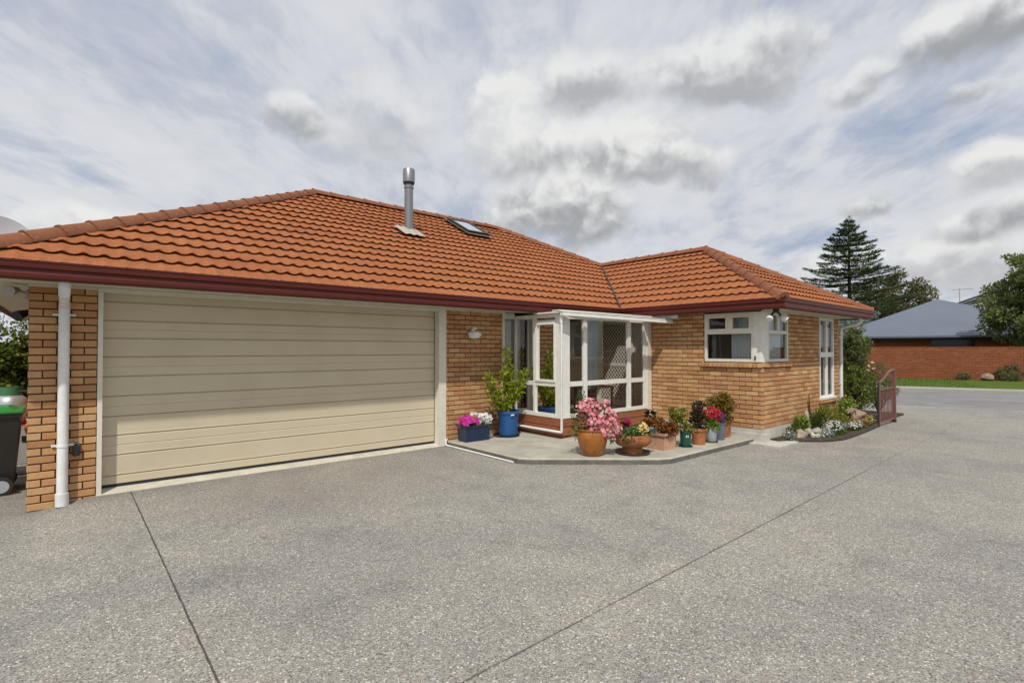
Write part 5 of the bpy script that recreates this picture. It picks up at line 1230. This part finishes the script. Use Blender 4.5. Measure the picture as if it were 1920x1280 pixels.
for (x0_, z0_, x1_, z1_) in ((18.1, 5.42, 22, 7.02), (22, 7.02, 25.6, 5.42)):
    q = [P3(59.6, x0_, z0_), P3(59.6, x1_, z1_), P3(66.4, x1_, z1_), P3(66.4, x0_, z0_)]; mb.add(q + [(x, y, z + .14) for x, y, z in q], [(0, 1, 2, 3), (4, 7, 6, 5), (0, 4, 5, 1), (1, 5, 6, 2), (2, 6, 7, 3), (3, 7, 4, 0)])
mb.build('roof', 'fascia', t)
mb = MB(); mb.tube([P3(60, 19.4, 5.8), P3(60, 19.4, 7.4)], .035, 6); mb.tube([P3(60, 18.9, 7.3), P3(60, 20.4, 7.3)], .03, 6)
for k_ in range(6): mb.tube([P3(60, 19.0 + k_ * .26, 7.28), P3(60.3, 19.0 + k_ * .26, 7.28)], .015, 5)
mb.build('aerial', 'greymetal', t)

# ------------------------------------------------------------------ trees
def conifer(pos, h, w, seed):
    rg = random.Random(seed); t = thing('conifer_tree', 'tall dark conifer with flat tiered branches standing behind the wing roof', 'tree', pos)
    x, y, z = pos; mb = MB(); mb.tube([(x, y, z), (x + .1, y, z + h * .5), (x, y, z + h)], [.30, .17, .02], 8); mb.build('trunk', 'bark', t)
    lm = MB(); bm_ = MB(); zz = 1.2
    while zz < h - .15:
        f = (h - zz) / h; Lb = w * min(1, (f * 1.6) ** .8) * (1 if f > .1 else .8); nb = 6 if f > .15 else 5; ph = rg.random() * 6
        for b in range(nb):
            a = ph + 2 * math.pi * b / nb + rg.uniform(-.25, .25); L_ = Lb * rg.uniform(.62, 1.08)
            p0 = Vector((x, y, z + zz + rg.uniform(-.15, .15))); dr = Vector((math.cos(a), math.sin(a), 0)); sdv = Vector((-dr.y, dr.x, 0))
            rise = L_ * rg.uniform(.02, .20); pts = [p0 + dr * (L_ * k_ / 5) + Vector((0, 0, rise * (k_ / 5) ** 1.6 - .12 * math.sin(3.14 * k_ / 5))) for k_ in range(6)]
            bm_.tube(pts, [.05 * f + .015, .04 * f + .012, .03 * f + .01, .02, .014, .006], 4)
            n_ = int(88 * L_ + 20)
            for _ in range(n_):
                s_ = rg.random() ** .75; k_ = min(4, int(s_ * 5)); q = pts[k_].lerp(pts[k_ + 1], s_ * 5 - k_)
                side = rg.choice((-1, 1)) * rg.random() ** .7 * (.20 + .50 * (1 - s_) * s_ * 4 * .45) * (L_ / 3 + .3)
                p = q + sdv * side + Vector((0, 0, rg.uniform(-.05, .10)))
                leaf(lm, p, (dr * .8 + sdv * (1 if side > 0 else -1) * .7 + Vector((0, 0, rg.uniform(-.1, .45)))).normalized(), Vector((0, 0, 1)), rg.uniform(.22, .42), .085)
        zz += .34 + .52 * f + rg.uniform(-.10, .12)
    cluster(lm, (x, y, z + h - .3), (.15, .15, .5), 60, .25, .06, rg); lm.build('crown', 'leaf_conifer', t); bm_.build('branch', 'bark', t)
conifer((55.4, 8.2, 0), 13.9, 5.9, 5)
def broadleaf(name, label, pos, h, cz, rad, ncl, nleaf, L, W, m, seed, clump=.8, cut=None):
    rg = random.Random(seed); t = thing(name, label, 'tree', pos); x, y, z = pos
    sm_, lm = MB(), MB(); top = Vector((x, y, z + cz)); base = Vector(pos)
    sm_.tube([base, base.lerp(top, .5) + Vector((.1, .05, 0)), top], [.24, .18, .10], 8)
    for _ in range(ncl):
        v = rdir(rg); k = rg.random() ** .38; lob = 1 + .22 * noise.noise(v * 1.9 + Vector((seed, 0, 0)))
        p = Vector((x + v.x * rad[0] * k * lob, y + v.y * rad[1] * k * lob, z + cz + v.z * rad[2] * k * lob))
        r_ = clump * rg.uniform(.5, 1.2)
        cluster(lm, p, (r_, r_, r_ * .65), int(nleaf * (r_ / clump) ** 1.5), L, W, rg, shell=.2, up=.2)
        if k > .5 and rg.random() < .3: sm_.tube([top.lerp(base, .35 * rg.random()), top.lerp(p, .5), p], [.07, .04, .01], 5)
    sm_.build('trunk', 'bark', t); lm.build('crown', m, t); return t
broadleaf('dark_tree', 'brownish dark green bushy tree between the conifer and the grey roof', (63, 6.6, 0), 9.6, 5.6, (3.3, 3.3, 3.8), 120, 130, .32, .13, 'leaf_dark', 81)
broadleaf('pale_tree', 'pale green tree top showing just over the end of the wing roof', (50.5, 6.1, 0), 5, 3.7, (1.9, 1.9, 1.6), 40, 110, .22, .10, 'leaf_grey', 82, clump=.6)
broadleaf('garden_tree', 'large green broadleaf tree leaning over the brick wall at the right edge', (41.7, -5.6, 0), 7.2, 4.3, (3.0, 3.0, 3.0), 260, 150, .19, .10, 'leaf_tree', 83, clump=.55)
shrub('verge_bush', 'dark low bush at the foot of the brick wall by the right edge', 'bush', (37.6, -4.3, .4), (.9, .5, .45), 24, 60, .10, .05, 'leaf_dark', 84, base=.08, clump=.25)
shrub('verge_bush', 'small rounded bush on the verge left of the grey boulder', 'bush', (36.9, -2.6, .28), (.55, .4, .28), 12, 50, .09, .04, 'leaf_dark', 85, base=.08, clump=.2)
rock('boulder', (37.2, -3.4, .24), (.42, .3, .22), 'rockbrown', 15, 'brownish boulder on the verge between two dark bushes')
bpy.data.objects['boulder']['group'] = 'stones on the verge'
del bpy.data.objects['boulder']['group']
